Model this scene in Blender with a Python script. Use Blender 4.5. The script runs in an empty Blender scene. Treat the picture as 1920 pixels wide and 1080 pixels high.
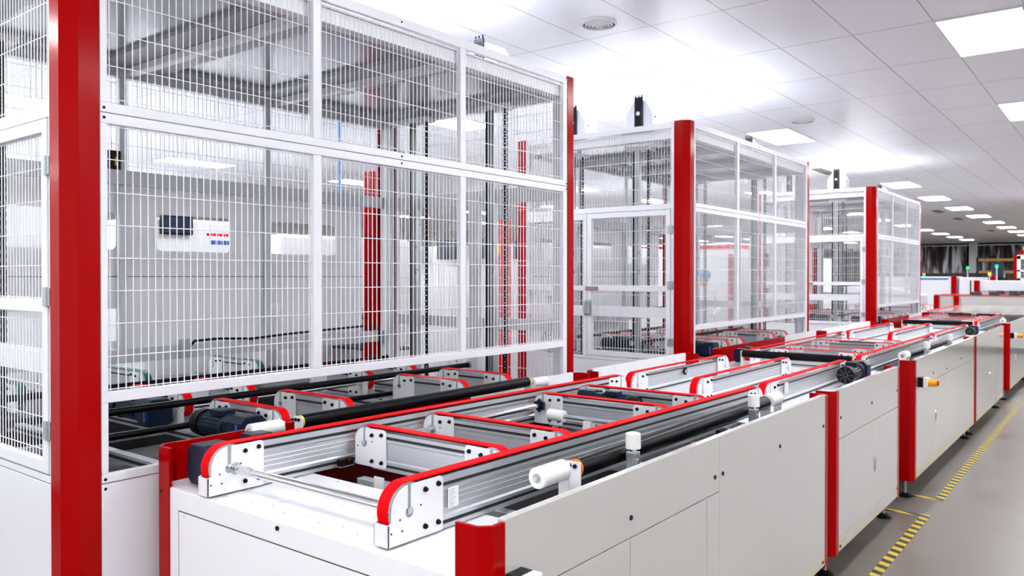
import bpy, bmesh, math, random
from mathutils import Vector, Matrix
random.seed(7)
PI = math.pi
S = bpy.context.scene
COL = S.collection

# ------------------------------------------------------------------ camera, world, exposure
cam_d = bpy.data.cameras.new('camera')
cam = bpy.data.objects.new('camera', cam_d); COL.objects.link(cam); S.camera = cam
cam_d.sensor_width = 36.0; cam_d.lens = 36.0 * 1484.5 / 1920.0
cam_d.shift_y = -8.9 / 1920.0
cam_d.clip_start = 0.05; cam_d.clip_end = 200
cam.location = (0, 0, 1.6)
cam.rotation_euler = (math.radians(90 - 0.48), 0, math.radians(37.92))
cam_d.dof.use_dof = True; cam_d.dof.focus_distance = 3.0; cam_d.dof.aperture_fstop = 5.6

world = bpy.data.worlds.new('world'); S.world = world; world.use_nodes = True
wbg = world.node_tree.nodes['Background']
wbg.inputs[0].default_value = (0.93, 0.95, 1.0, 1); wbg.inputs[1].default_value = 0.6
S.view_settings.view_transform = 'Standard'; S.view_settings.look = 'None'
S.view_settings.gamma = 1.0; S.view_settings.use_curve_mapping = False
S.view_settings.exposure = 1.15
LAMP = 11.0            # emission of the ceiling light panels
S.cycles.use_denoising = True
S.cycles.max_bounces = 8

# ------------------------------------------------------------------ materials
def mat(name, col, rough=0.5, metal=0.0, coat=0.0, emit=None, es=0.0, spec=0.5, noise=0.0, nscale=8.0, bump=0.0, alpha=1.0):
    m = bpy.data.materials.new(name); m.use_nodes = True
    nt = m.node_tree; b = nt.nodes['Principled BSDF']
    b.inputs['Base Color'].default_value = (*col, 1)
    b.inputs['Roughness'].default_value = rough
    b.inputs['Metallic'].default_value = metal
    b.inputs['Coat Weight'].default_value = coat
    b.inputs['Coat Roughness'].default_value = 0.06
    b.inputs['Specular IOR Level'].default_value = spec
    b.inputs['Alpha'].default_value = alpha
    if emit:
        b.inputs['Emission Color'].default_value = (*emit, 1); b.inputs['Emission Strength'].default_value = es
    if noise or bump:
        tc = nt.nodes.new('ShaderNodeTexCoord'); n = nt.nodes.new('ShaderNodeTexNoise')
        n.inputs['Scale'].default_value = nscale; n.inputs['Detail'].default_value = 4
        nt.links.new(tc.outputs['Object'], n.inputs['Vector'])
        if noise:
            r = nt.nodes.new('ShaderNodeMapRange'); r.inputs[3].default_value = max(0, rough - noise); r.inputs[4].default_value = rough + noise
            nt.links.new(n.outputs[0], r.inputs[0]); nt.links.new(r.outputs[0], b.inputs['Roughness'])
        if bump:
            bp_ = nt.nodes.new('ShaderNodeBump'); bp_.inputs['Strength'].default_value = bump; bp_.inputs['Distance'].default_value = 0.004
            nt.links.new(n.outputs[0], bp_.inputs['Height']); nt.links.new(bp_.outputs[0], b.inputs['Normal'])
    return m
M = {}
M['white'] = mat('white_paint', (0.80, 0.81, 0.86), 0.32, noise=0.06)
M['wire'] = mat('white_wire', (0.86, 0.87, 0.91), 0.35)
M['panel'] = mat('glossy_cabinet_paint', (0.55, 0.54, 0.515), 0.09, spec=0.55, coat=0.3, bump=0.01, nscale=3)  # cabinet white with side shade and warm floor reflection put into the colour
M['deck'] = mat('deck_paint', (0.86, 0.86, 0.89), 0.3, noise=0.08)
M['shade'] = mat('shaded_white_paint', (0.60, 0.63, 0.68), 0.28, noise=0.08, nscale=2)  # white frame paint greyed to hold the backlit shade
M['roof'] = mat('roof_sheet', (0.36, 0.38, 0.42), 0.16, metal=0.35, noise=0.06, nscale=2, bump=0.15)
M['roofband'] = mat('roof_band', (0.42, 0.44, 0.48), 0.4)
M['red'] = mat('red_enamel', (0.37, 0.0, 0.0005), 0.16, spec=0.09, bump=0.05, nscale=14)
M['belt'] = mat('red_belt', (0.82, 0.0, 0.004), 0.5, spec=0.06, bump=0.1, nscale=200)
M['green'] = mat('green_belt', (0.0, 0.13, 0.09), 0.5, bump=0.1, nscale=200)
M['alu'] = mat('brushed_aluminium', (0.60, 0.62, 0.66), 0.34, metal=0.5, noise=0.07, nscale=30)
M['slot'] = mat('dark_slot', (0.035, 0.038, 0.042), 0.5, metal=0.3)
M['steel'] = mat('polished_steel', (0.72, 0.72, 0.73), 0.13, metal=1.0, noise=0.03)
M['zinc'] = mat('zinc_plated', (0.48, 0.52, 0.54), 0.3, metal=0.7, noise=0.08)
M['navy'] = mat('navy_enamel', (0.006, 0.014, 0.035), 0.32, spec=0.3, noise=0.08, nscale=20)
M['black'] = mat('black_plastic', (0.004, 0.004, 0.005), 0.4, noise=0.08, spec=0.2)
M['rubber'] = mat('black_rubber', (0.004, 0.004, 0.005), 0.3, noise=0.06, nscale=40, spec=0.12)
M['nylon'] = mat('white_nylon', (0.85, 0.85, 0.83), 0.38, noise=0.05)
M['yellow'] = mat('yellow_plastic', (0.90, 0.42, 0.01), 0.35)
M['orange'] = mat('orange_plastic', (0.95, 0.22, 0.01), 0.4)
M['hazy'] = mat('yellow_cap', (0.9, 0.75, 0.02), 0.4)
M['blue'] = mat('blue_label', (0.03, 0.12, 0.5), 0.5)
M['paper'] = mat('label_paper', (0.86, 0.87, 0.87), 0.6)
M['print'] = mat('label_print', (0.45, 0.46, 0.48), 0.7)
M['screen'] = mat('dark_screen', (0.012, 0.022, 0.06), 0.15)
M['lampg'] = mat('green_lamp', (0.0, 0.6, 0.15), 0.3, emit=(0.0, 1.0, 0.08), es=1.6)
M['lamp'] = mat('light_diffuser', (0.9, 0.9, 0.9), 0.4, emit=(0.965, 0.98, 1.0), es=LAMP)
M['lampo'] = mat('amber_lamp', (0.9, 0.4, 0.02), 0.3, emit=(1.0, 0.45, 0.02), es=1.6)
M['vent'] = mat('vent_grille', (0.20, 0.19, 0.16), 0.6)
M['cardb'] = mat('shelf_orange', (0.30, 0.15, 0.03), 0.6)
M['brown'] = mat('brown_cartons', (0.045, 0.034, 0.022), 0.8, noise=0.1)
M['cloth'] = mat('work_coat', (0.75, 0.77, 0.80), 0.8, bump=0.3)
M['cap'] = mat('blue_hair_cap', (0.16, 0.36, 0.60), 0.7, bump=0.4, nscale=30)
M['skin'] = mat('skin', (0.58, 0.36, 0.26), 0.5)
M['copper'] = mat('brass_latch', (0.42, 0.30, 0.25), 0.3, metal=0.8)
M['wall'] = mat('wall_paint', (0.88, 0.88, 0.90), 0.5, noise=0.05)
M['red_shaded'] = mat('shaded_red_enamel', (0.05, 0.0, 0.001), 0.6, spec=0.1)  # red paint with the shade inside the cabinet put into its colour
M['bright'] = mat('bright_machine_white', (0.93, 0.93, 0.95), 0.35, noise=0.05)
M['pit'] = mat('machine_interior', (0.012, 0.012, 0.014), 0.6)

def nodes_of(m): return m.node_tree.nodes, m.node_tree.links
def math_node(nt, op, a, b=None):
    n = nt.nodes.new('ShaderNodeMath'); n.operation = op
    for i, v in enumerate((a, b)):
        if v is None: continue
        if isinstance(v, (int, float)): n.inputs[i].default_value = v
        else: nt.links.new(v, n.inputs[i])
    return n.outputs[0]
def line_mask(nt, coord, off, period, w):
    t = math_node(nt, 'ADD', coord, -off + 1000 * period)
    t = math_node(nt, 'DIVIDE', t, period); t = math_node(nt, 'FRACT', t)
    t = math_node(nt, 'ADD', t, -0.5); t = math_node(nt, 'ABSOLUTE', t)
    return math_node(nt, 'GREATER_THAN', t, 0.5 - w / period / 2)
def ceiling_mat():
    m = mat('ceiling_tiles', (0.80, 0.80, 0.84), 0.33, spec=0.35)
    nt = m.node_tree; b = nt.nodes['Principled BSDF']
    tc = nt.nodes.new('ShaderNodeTexCoord'); sp = nt.nodes.new('ShaderNodeSeparateXYZ'); nt.links.new(tc.outputs['Object'], sp.inputs[0])
    a = line_mask(nt, sp.outputs[0], -1.157, 0.57, 0.010); c = line_mask(nt, sp.outputs[1], 6.58, 1.19, 0.012)
    mx = math_node(nt, 'MAXIMUM', a, c)
    mi = nt.nodes.new('ShaderNodeMix'); mi.data_type = 'RGBA'
    mi.inputs[6].default_value = (0.86, 0.885, 0.955, 1); mi.inputs[7].default_value = (0.42, 0.42, 0.46, 1)
    nt.links.new(mx, mi.inputs[0]); nt.links.new(mi.outputs[2], b.inputs['Base Color'])
    return m
def floor_mat():
    m = mat('polished_concrete', (0.3, 0.29, 0.28), 0.35)
    nt = m.node_tree; b = nt.nodes['Principled BSDF']
    tc = nt.nodes.new('ShaderNodeTexCoord')
    n1 = nt.nodes.new('ShaderNodeTexNoise'); n1.inputs['Scale'].default_value = 2.2; n1.inputs['Detail'].default_value = 8
    n2 = nt.nodes.new('ShaderNodeTexNoise'); n2.inputs['Scale'].default_value = 90; n2.inputs['Detail'].default_value = 5
    for n in (n1, n2): nt.links.new(tc.outputs['Object'], n.inputs['Vector'])
    s = math_node(nt, 'ADD', math_node(nt, 'MULTIPLY', n1.outputs[0], 0.55), math_node(nt, 'MULTIPLY', n2.outputs[0], 0.45))
    cr = nt.nodes.new('ShaderNodeValToRGB'); cr.color_ramp.elements[0].position = 0.3; cr.color_ramp.elements[1].position = 0.7
    cr.color_ramp.elements[0].color = (0.13, 0.107, 0.092, 1); cr.color_ramp.elements[1].color = (0.225, 0.195, 0.172, 1)
    nt.links.new(s, cr.inputs[0])
    sp = nt.nodes.new('ShaderNodeSeparateXYZ'); nt.links.new(tc.outputs['Object'], sp.inputs[0])
    j = math_node(nt, 'MAXIMUM', line_mask(nt, sp.outputs[1], 8.3, 6.0, 0.012), line_mask(nt, sp.outputs[0], 0.4, 6.0, 0.012))
    mi = nt.nodes.new('ShaderNodeMix'); mi.data_type = 'RGBA'; mi.inputs[7].default_value = (0.10, 0.095, 0.09, 1)
    nt.links.new(math_node(nt, 'MULTIPLY', j, 0.6), mi.inputs[0]); nt.links.new(cr.outputs[0], mi.inputs[6]); nt.links.new(mi.outputs[2], b.inputs['Base Color'])
    r = nt.nodes.new('ShaderNodeMapRange'); r.inputs[3].default_value = 0.22; r.inputs[4].default_value = 0.42
    nt.links.new(n1.outputs[0], r.inputs[0]); nt.links.new(r.outputs[0], b.inputs['Roughness'])
    return m
def tape_mat():
    m = mat('hazard_tape', (0.8, 0.6, 0.02), 0.5)
    nt = m.node_tree; b = nt.nodes['Principled BSDF']
    tc = nt.nodes.new('ShaderNodeTexCoord'); sp = nt.nodes.new('ShaderNodeSeparateXYZ'); nt.links.new(tc.outputs['Object'], sp.inputs[0])
    t = math_node(nt, 'ADD', sp.outputs[1], math_node(nt, 'MULTIPLY', sp.outputs[0], 0.45))
    t = math_node(nt, 'FRACT', math_node(nt, 'DIVIDE', math_node(nt, 'ADD', t, 50.0), 0.105))
    g = math_node(nt, 'GREATER_THAN', t, 0.5)
    mi = nt.nodes.new('ShaderNodeMix'); mi.data_type = 'RGBA'
    mi.inputs[6].default_value = (0.014, 0.014, 0.016, 1); mi.inputs[7].default_value = (0.60, 0.44, 0.015, 1)
    nt.links.new(g, mi.inputs[0]); nt.links.new(mi.outputs[2], b.inputs['Base Color'])
    return m
def curtain_mat():
    m = mat('pvc_curtain', (0.2, 0.19, 0.2), 0.18, coat=0.3)
    nt = m.node_tree; b = nt.nodes['Principled BSDF']
    tc = nt.nodes.new('ShaderNodeTexCoord'); mp = nt.nodes.new('ShaderNodeMapping'); mp.inputs['Scale'].default_value = (3.6, 1, 0.5)
    nt.links.new(tc.outputs['Object'], mp.inputs[0])
    n = nt.nodes.new('ShaderNodeTexNoise'); n.inputs['Scale'].default_value = 1.0; n.inputs['Detail'].default_value = 4
    nt.links.new(mp.outputs[0], n.inputs['Vector'])
    cr = nt.nodes.new('ShaderNodeValToRGB'); e = cr.color_ramp.elements
    e[0].position = 0.44; e[0].color = (0.06, 0.05, 0.045, 1); e[1].position = 0.60; e[1].color = (0.85, 0.86, 0.95, 1)
    x = cr.color_ramp.elements.new(0.52); x.color = (0.24, 0.21, 0.21, 1)
    nt.links.new(n.outputs[0], cr.inputs[0]); nt.links.new(cr.outputs[0], b.inputs['Base Color'])
    return m
M['ceiling'] = ceiling_mat(); M['floor'] = floor_mat(); M['tape'] = tape_mat(); M['curtain'] = curtain_mat()

# ------------------------------------------------------------------ mesh helpers
class MB:
    def __init__(s): s.v = []; s.f = []
    def add(s, vs, fs):
        o = len(s.v); s.v += [tuple(v) for v in vs]; s.f += [tuple(i + o for i in f) for f in fs]; return s
    def box(s, x0, x1, y0, y1, z0, z1):
        if x0 > x1: x0, x1 = x1, x0
        if y0 > y1: y0, y1 = y1, y0
        if z0 > z1: z0, z1 = z1, z0
        return s.add([(x0,y0,z0),(x1,y0,z0),(x1,y1,z0),(x0,y1,z0),(x0,y0,z1),(x1,y0,z1),(x1,y1,z1),(x0,y1,z1)],
                     [(0,3,2,1),(4,5,6,7),(0,1,5,4),(1,2,6,5),(2,3,7,6),(3,0,4,7)])
    def cyl(s, p0, p1, r, n=16, r1=None, cap=True):
        p0 = Vector(p0); p1 = Vector(p1); r1 = r if r1 is None else r1
        d = (p1 - p0).normalized(); a = Vector((0,0,1)) if abs(d.z) < 0.9 else Vector((1,0,0))
        u = d.cross(a).normalized(); w = d.cross(u)
        vs = []
        for p, rr in ((p0, r), (p1, r1)):
            for i in range(n):
                t = 2 * PI * (i + 0.5) / n; vs.append(p + (u * math.cos(t) + w * math.sin(t)) * rr)
        fs = [(i, (i+1) % n, n + (i+1) % n, n + i) for i in range(n)]
        fs = [tuple(reversed(f)) for f in fs]
        if cap: fs += [tuple(range(n)), tuple(reversed(range(n, 2*n)))]
        return s.add(vs, fs)
    def prism(s, poly, axis, a, b):
        # poly: list of 2D points in the plane normal to axis, extruded from a to b
        n = len(poly)
        def mk(p, t):
            if axis == 'x': return (t, p[0], p[1])
            if axis == 'y': return (p[0], t, p[1])
            return (p[0], p[1], t)
        vs = [mk(p, a) for p in poly] + [mk(p, b) for p in poly]
        fs = [(i, (i+1) % n, n + (i+1) % n, n + i) for i in range(n)] + [tuple(reversed(range(n))), tuple(range(n, 2*n))]
        return s.add(vs, fs)
    def path(s, pts, r, n=8):
        pts = [Vector(p) for p in pts]
        for a, b in zip(pts[:-1], pts[1:]):
            s.cyl(a, b, r, n)
        return s
    def ball(s, c, rx, ry, rz, nu=14, nv=8):
        vs = []; fs = []
        for j in range(nv + 1):
            ph = PI * j / nv
            for i in range(nu):
                th = 2 * PI * i / nu
                vs.append((c[0] + rx*math.sin(ph)*math.cos(th), c[1] + ry*math.sin(ph)*math.sin(th), c[2] + rz*math.cos(ph)))
        for j in range(nv):
            for i in range(nu):
                fs.append((j*nu+i, (j+1)*nu+i, (j+1)*nu+(i+1) % nu, j*nu+(i+1) % nu))
        return s.add(vs, fs)
    def build(s, name, m, parent=None, smooth=False, bevel=0.0):
        me = bpy.data.meshes.new(name); me.from_pydata(s.v, [], s.f)
        bm = bmesh.new(); bm.from_mesh(me); bmesh.ops.recalc_face_normals(bm, faces=bm.faces); bm.to_mesh(me); bm.free()
        me.materials.append(M[m] if isinstance(m, str) else m)
        if smooth:
            for p in me.polygons: p.use_smooth = True
            try: me.set_sharp_from_angle(angle=math.radians(35))
            except Exception: pass
        o = bpy.data.objects.new(name, me); COL.objects.link(o)
        if parent is not None: o.parent = parent
        if bevel:
            md = o.modifiers.new('bevel', 'BEVEL'); md.width = bevel; md.segments = 2; md.limit_method = 'ANGLE'; md.angle_limit = math.radians(40)
        return o
def tag(o, label, cat, group=None, kind=None):
    o['label'] = label; o['category'] = cat
    if group: o['group'] = group
    if kind: o['kind'] = kind
    return o
def thing(name, loc, label=None, cat=None, group=None, rz=0.0, rx=0.0):
    o = bpy.data.objects.new(name, None); COL.objects.link(o); o.empty_display_size = 0.1
    o.location = loc; o.rotation_euler = (rx, 0, rz)
    if label: tag(o, label, cat, group)
    return o
def copy_tree(o, kids=None):
    if kids is None:
        kids = {}
        for q in COL.objects:
            if q.parent: kids.setdefault(q.parent, []).append(q)
    def rec(a, par):
        c = a.copy(); COL.objects.link(c); c.parent = par
        for ch in kids.get(a, []): rec(ch, c)
        return c
    return rec(o, None)
def struct(name, mb, m):
    o = mb.build(name, m); o['kind'] = 'structure'; return o

# ------------------------------------------------------------------ the hall
X0, X1, Y0, Y1, ZC = -24.0, 2.7, -6.0, 55.0, 3.5
struct('floor', MB().box(X0, X1, Y0, Y1, -0.1, 0.0), 'floor')
struct('ceiling', MB().box(X0, X1, Y0, Y1, ZC, ZC + 0.1), 'ceiling')
struct('wall_left', MB().box(X0 - 0.1, X0, Y0, Y1, 0, ZC), 'wall')
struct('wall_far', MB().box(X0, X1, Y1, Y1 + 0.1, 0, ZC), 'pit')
struct('wall_right', MB().box(X1, X1 + 0.1, Y0, Y1, 0, ZC), 'wall')  # unseen wall, set close to bounce light onto side panels and ceiling
for k, (px, py) in enumerate(((-7.0, 52.0), (-12.6, 52.0), (-1.4, 52.0))):
    struct('hall_pillar_%d' % (k + 1), MB().box(px - 0.22, px + 0.22, py - 0.22, py + 0.22, 0, ZC), 'white')  # white pillars standing at the far end of the hall

# ceiling lights: a grid of 0.55 x 1.17 m panels
def make_light():
    t = thing('ceiling_light', (0, 0, ZC))
    f = MB()
    w, l = 0.27, 0.578
    f.box(-w-0.012, w+0.012, -l-0.012, -l, -0.012, 0.004); f.box(-w-0.012, w+0.012, l, l+0.012, -0.012, 0.004)
    f.box(-w-0.012, -w, -l, l, -0.012, 0.004); f.box(w, w+0.012, -l, l, -0.012, 0.004)
    f.build('frame', 'white', t)
    MB().box(-w, w, -l, l, -0.008, 0.002).build('diffuser', 'lamp', t)
    return t
ORD = ['first','second','third','fourth','fifth','sixth','seventh','eighth','ninth','tenth','eleventh','twelfth','thirteenth','fourteenth','fifteenth','sixteenth','seventeenth']
proto = make_light(); kids0 = {proto: [o for o in COL.objects if o.parent == proto]}
first = True
rows = {-1.157 + 2.85: 'far right row beyond the aisle', -1.157: 'row over the aisle', -4.007: 'row over the wire cages', -6.857: 'row just behind the wire cages',
        -9.707: 'second row behind the wire cages', -12.557: 'third row behind the wire cages', -15.407: 'fourth row behind the wire cages', -18.257: 'fifth row behind the wire cages'}
for rx_, rn in rows.items():
    for k in range(15):
        y = 3.01 - 2 * 3.57 + 3.57 * k + 0.595
        o = proto if first else copy_tree(proto, kids0)
        first = False
        o.location = (rx_ + 0.285, y, ZC)
        tag(o, 'glowing ceiling panel, %s from the front in the %s' % (ORD[k], rn), 'ceiling light', 'ceiling light panels')

def round_vent(x, y, where):
    t = thing('ceiling_vent', (x, y, ZC), 'round white slotted ceiling diffuser ' + where, 'vent', 'round ceiling diffusers')
    f = MB()
    for i, r in enumerate((0.135, 0.105, 0.08, 0.055, 0.03)):
        n = 32; r2 = r - 0.014; z = -0.012 - 0.004 * i
        vs = []
        for rr, zz in ((r, z), (r2, z - 0.008), (r2, z), (r, z + 0.012)):
            vs += [(rr*math.cos(2*PI*a/n), rr*math.sin(2*PI*a/n), zz) for a in range(n)]
        fs = []
        for q in range(4):
            for a in range(n): fs.append((q*n+a, q*n+(a+1) % n, ((q+1) % 4)*n+(a+1) % n, ((q+1) % 4)*n+a))
        f.add(vs, fs)
    f.build('ring_grille', 'white', t, smooth=True)
    MB().cyl((0,0,-0.002), (0,0,0.004), 0.13, 32).build('backing', 'vent', t)
round_vent(-3.14, 5.09, 'nearest the camera')
round_vent(-3.14, 9.79, 'above the second wire cage')
def sq_vent(x, y, where):
    t = thing('ceiling_grille', (x, y, ZC), 'dark rectangular ceiling air grille ' + where, 'vent', 'rectangular ceiling grilles')
    MB().box(-0.09, 0.09, -0.5, 0.5, -0.004, 0.002).build('backing', 'vent', t)
    f = MB()
    for i in range(9): f.box(-0.09 + i*0.0225 - 0.003, -0.09 + i*0.0225 + 0.003, -0.5, 0.5, -0.014, -0.004)
    f.build('louvre', 'vent', t)
sq_vent(-4.34, 14.75, 'beside the third wire cage'); sq_vent(-4.38, 25.8, 'fourth panel back from the third cage'); sq_vent(-4.42, 29.5, 'just behind the middle one'); sq_vent(-4.5, 38.0, 'farthest back')

# hazard tape on the floor
def tape(pts_box, label):
    m = MB()
    for b in pts_box: m.box(*b, 0.0003, 0.0015)
    tag(m.build('floor_tape', 'tape'), label, 'floor tape', 'hazard tape on the floor')
XT = -1.065
tape([(XT-0.028, XT+0.028, -2.0, 5.89), (-1.42, XT-0.028, 5.84, 5.89)], 'black and yellow hazard tape along the nearest cabinets, turning in at the gap')
tape([(XT-0.028, XT+0.028, 6.33, 11.64), (-1.42, XT-0.028, 6.33, 6.38), (-1.42, XT-0.028, 11.59, 11.64)], 'black and yellow hazard tape along the middle cabinets beyond the gap')
tape([(XT-0.028, XT+0.028, 12.1, 18.0), (-1.42, XT-0.028, 12.1, 12.15)], 'black and yellow hazard tape farthest down the aisle')

# ------------------------------------------------------------------ belt conveyor beam
def arc(cx, cy, r, a0, a1, n):
    return [(cx + r*math.cos(a0 + (a1-a0)*i/n), cy + r*math.sin(a0 + (a1-a0)*i/n)) for i in range(n + 1)]
BEAMS = {}
BOLT = []
def bolt_at(t, x, y, z, sx):
    if not BOLT:
        o = MB().cyl((0, 0, 0), (0.005, 0, 0), 0.0082, 6).cyl((0.005, 0, 0), (0.010, 0, 0), 0.005, 10).build('bolt', 'black', t); BOLT.append(o.data)
    else:
        o = bpy.data.objects.new('bolt', BOLT[0]); COL.objects.link(o); o.parent = t
    o.location = (x, y, z); o.rotation_euler = (0, 0, 0 if sx > 0 else PI)
def make_beam(L, kind='long', belt='belt', teeth=True, h=0.165):
    """belt conveyor along +Y from 0 to L, underside at z=0, belt top at z=h"""
    key = (round(L, 3), kind, belt, teeth, h)
    if key in BEAMS: return copy_tree(BEAMS[key][0], BEAMS[key][1])
    t = thing('belt_conveyor', (0, 0, 0))
    start = set(COL.objects)
    R = 0.076 if kind == 'long' else 0.060
    e = R + 0.004           # pulley centre inset
    zc = h - R
    # extruded profile
    hh = h - 0.012
    prof = [(0, .024), (.012, .024), (.012, .015), (.024, .015), (.024, .024), (.036, .026), (.042, .021), (.060, .021), (.061, .0218), (.062, .021),
            (.078, .021), (.079, .0218), (.080, .021), (.094, .021), (.095, .0218), (.096, .021), (.108, .021), (.112, .024), (.122, .024), (.122, .015), (.134, .015), (.134, .024), (hh, .024)]
    right = [(x, z * hh / 0.153 if z < 0.153 else z) for z, x in prof]
    poly = right + [(-x, z) for x, z in reversed(right)]
    MB().prism(poly, 'y', e + 0.04, L - e - 0.04).build('beam', 'alu', t)
    # dark slots
    s_ = MB()
    for z0, z1 in ((.012, .024), (.122, .134)):
        k = hh / 0.153
        for sx in (-1, 1): s_.box(sx*0.0152, sx*0.0165, e + 0.045, L - e - 0.045, z0*k, z1*k)
    s_.build('slot_shadow_gap', 'slot', t)
    # belt loop
    bw = 0.0205
    mid = [(L - e - 0.13, 0.062), (e + 0.13, 0.062)] if L > 0.45 else []
    outer = arc(L - e, zc, R, PI/2, -PI/2, 14) + mid + arc(e, zc, R, -PI/2, -3*PI/2, 14)
    inner = arc(L - e, zc, R - 0.004, PI/2, -PI/2, 14) + [(q[0], q[1] + 0.004) for q in mid] + arc(e, zc, R - 0.004, -PI/2, -3*PI/2, 14)
    n = len(outer); vs = []; fs = []
    for pts, x in ((outer, -bw), (outer, bw), (inner, bw), (inner, -bw)): vs += [(x, p[0], p[1]) for p in pts]
    for q in range(4):
        for i in range(n): fs.append((q*n+i, q*n+(i+1) % n, ((q+1) % 4)*n+(i+1) % n, ((q+1) % 4)*n+i))
    MB().add(vs, fs).build('belt', belt, t, smooth=True)
    if teeth:
        m = MB(); y = e
        while y < L - e:
            m.box(-bw-0.0008, bw+0.0008, y, y + 0.005, h - 0.0085, h - 0.0042); y += 0.010
        m.build('belt_teeth', 'black', t)
    # pulleys
    for y in (e, L - e):
        m = MB(); m.cyl((-0.0195, y, zc), (0.0195, y, zc), R - 0.005, 28)
        m.cyl((-0.0235, y, zc), (-0.0205, y, zc), R - 0.002, 28); m.cyl((0.0205, y, zc), (0.0235, y, zc), R - 0.002, 28)
        m.build('pulley', 'zinc', t, smooth=True)
    # end plates, one each side of each end
    pl = 0.215 if kind == 'long' else 0.185
    pb = 0.0 if kind == 'long' else 0.006
    for end in (0, 1):
        for sx in (-1, 1):
            yy = lambda y: y if end == 0 else L - y
            zt = h - 0.009; r = R - 0.009; sw = 0.007; sy = e; sb = zc - 0.008
            if kind == 'long': o = [(0.0, 0.0), (0.0, 0.060), (e - r, 0.064)]
            else: o = [(e - r + 0.004, pb), (e - r, pb + 0.006)]
            o += [(e - r*math.cos(q), zc + r*math.sin(q)) for q in (0.0, 0.3, 0.6, 0.9, 1.2, 1.42)]
            o += [(sy - sw, zt), (sy - sw, sb + 0.012)] + [(sy + 0.0155*math.cos(q), sb + 0.0155*math.sin(q)) for q in (2.3, 2.8, 3.3, 3.8, 4.3, 4.712, 5.12, 5.6, 6.1, 6.6, 7.1)] + [(sy + sw, sb + 0.012), (sy + sw, zt)]
            o += [(pl - 0.012, zt + 0.002), (pl - 0.003, zt - 0.003), (pl, zt - 0.012), (pl, pb + 0.006), (pl - 0.006, pb)]
            poly = [(yy(p[0]), p[1]) for p in o]
            x0 = sx*0.0245; x1 = sx*0.0285
            mp = MB().prism(poly, 'x', min(x0, x1), max(x0, x1))
            if kind == 'long' and sx == 1:      # the folded nose closes the gap below the belt
                mp.box(-0.0285, 0.0285, yy(0.0), yy(0.004), 0.0, 0.060)
            mp.build('end_plate', 'deck', t)
            if kind == 'long' or True:
                hl = MB()
                for by, bz in ((e - 0.036, zc - 0.022), (e + 0.044, zc + 0.002)) + (((0.052, 0.035), (0.012, 0.036)) if kind == 'long' else ()):
                    hl.cyl((sx*0.0284, yy(by), bz), (sx*0.0289, yy(by), bz), 0.0032, 8)
                hl.build('drilled_hole', 'black', t)
            for by, bz in ((pl - 0.075, h - 0.033), (pl - 0.022, h - 0.027), (pl - 0.075, 0.028), (pl - 0.022, 0.028)):
                bolt_at(t, sx*0.0285, yy(by), bz, sx)
        ax = MB(); ax.cyl((-0.031, yy(e), zc - 0.004), (0.031, yy(e), zc - 0.004), 0.0095, 16)
        ax.build('axle_pin', 'steel', t, smooth=True)
    ks = {t: [o for o in COL.objects if o not in start]}
    BEAMS[key] = (t, ks)
    return t
def beam_along_y(x, y0, y1, ztop, label, group, dz=0.0, **k):
    t = make_beam(y1 - y0, **k); t.location = (x, y0, ztop - k.get('h', 0.165)); t.rotation_euler = (math.atan2(dz, y1 - y0), 0, 0)
    tag(t, label, 'conveyor', group); return t
def beam_along_x(x0, x1, y, ztop, label, group, **k):
    t = make_beam(x1 - x0, kind='cross', **k); t.location = (x0, y, ztop - k.get('h', 0.165)); t.rotation_euler = (0, 0, -PI/2)
    tag(t, label, 'conveyor', group); return t

# ------------------------------------------------------------------ gear motor, rollers, shafts
MOT = []
def gear_motor(loc, rz, label, group='navy gear motors', sc=1.0):
    if not MOT:
        t = thing('gear_motor', (0, 0, 0)); start = set(COL.objects)
        def octo(w, h, c): return [(-w, -h+c), (-w+c, -h), (w-c, -h), (w, -h+c), (w, h-c), (w-c, h), (-w+c, h), (-w, h-c)]
        MB().prism(octo(0.052, 0.056, 0.02), 'y', 0, 0.085).prism(octo(0.042, 0.046, 0.016), 'y', 0.085, 0.13).build('gearbox', 'navy', t, bevel=0.003)
        MB().cyl((0, 0.13, 0), (0, 0.29, 0), 0.043, 24).cyl((0, 0.13, 0), (0, 0.142, 0), 0.050, 24).build('motor_body', 'navy', t, smooth=True)
        rb = MB()
        for i in range(20):
            a = 2*PI*i/20; rb.cyl((0.044*math.cos(a), 0.15, 0.044*math.sin(a)), (0.044*math.cos(a), 0.275, 0.044*math.sin(a)), 0.0028, 4)
        rb.build('cooling_fin', 'navy', t)
        fc = MB().cyl((0, 0.29, 0), (0, 0.335, 0), 0.050, 24, r1=0.047)
        fc.build('fan_cover', 'black', t, smooth=True)
        g = MB()
        for r in (0.012, 0.024, 0.036):
            for i in range(8):
                a = 2*PI*i/8; g.cyl((r*math.cos(a), 0.3345, r*math.sin(a)), (r*math.cos(a), 0.3362, r*math.sin(a)), 0.0022, 6)
        g.build('fan_grille', 'zinc', t)
        MB().box(-0.03, 0.03, 0.155, 0.225, 0.040, 0.062).build('terminal_box', 'navy', t, bevel=0.003)
        MB().box(-0.0535, -0.0515, 0.02, 0.03, -0.03, 0.03).build('name_plate', 'blue', t)
        MOT.append(t); MOT.append({t: [o for o in COL.objects if o not in start]})
    else: t = copy_tree(MOT[0], MOT[1])
    t.location = loc; t.rotation_euler = (0, 0, rz); t.scale = (sc, sc, sc); tag(t, label, 'motor', group); return t
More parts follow.
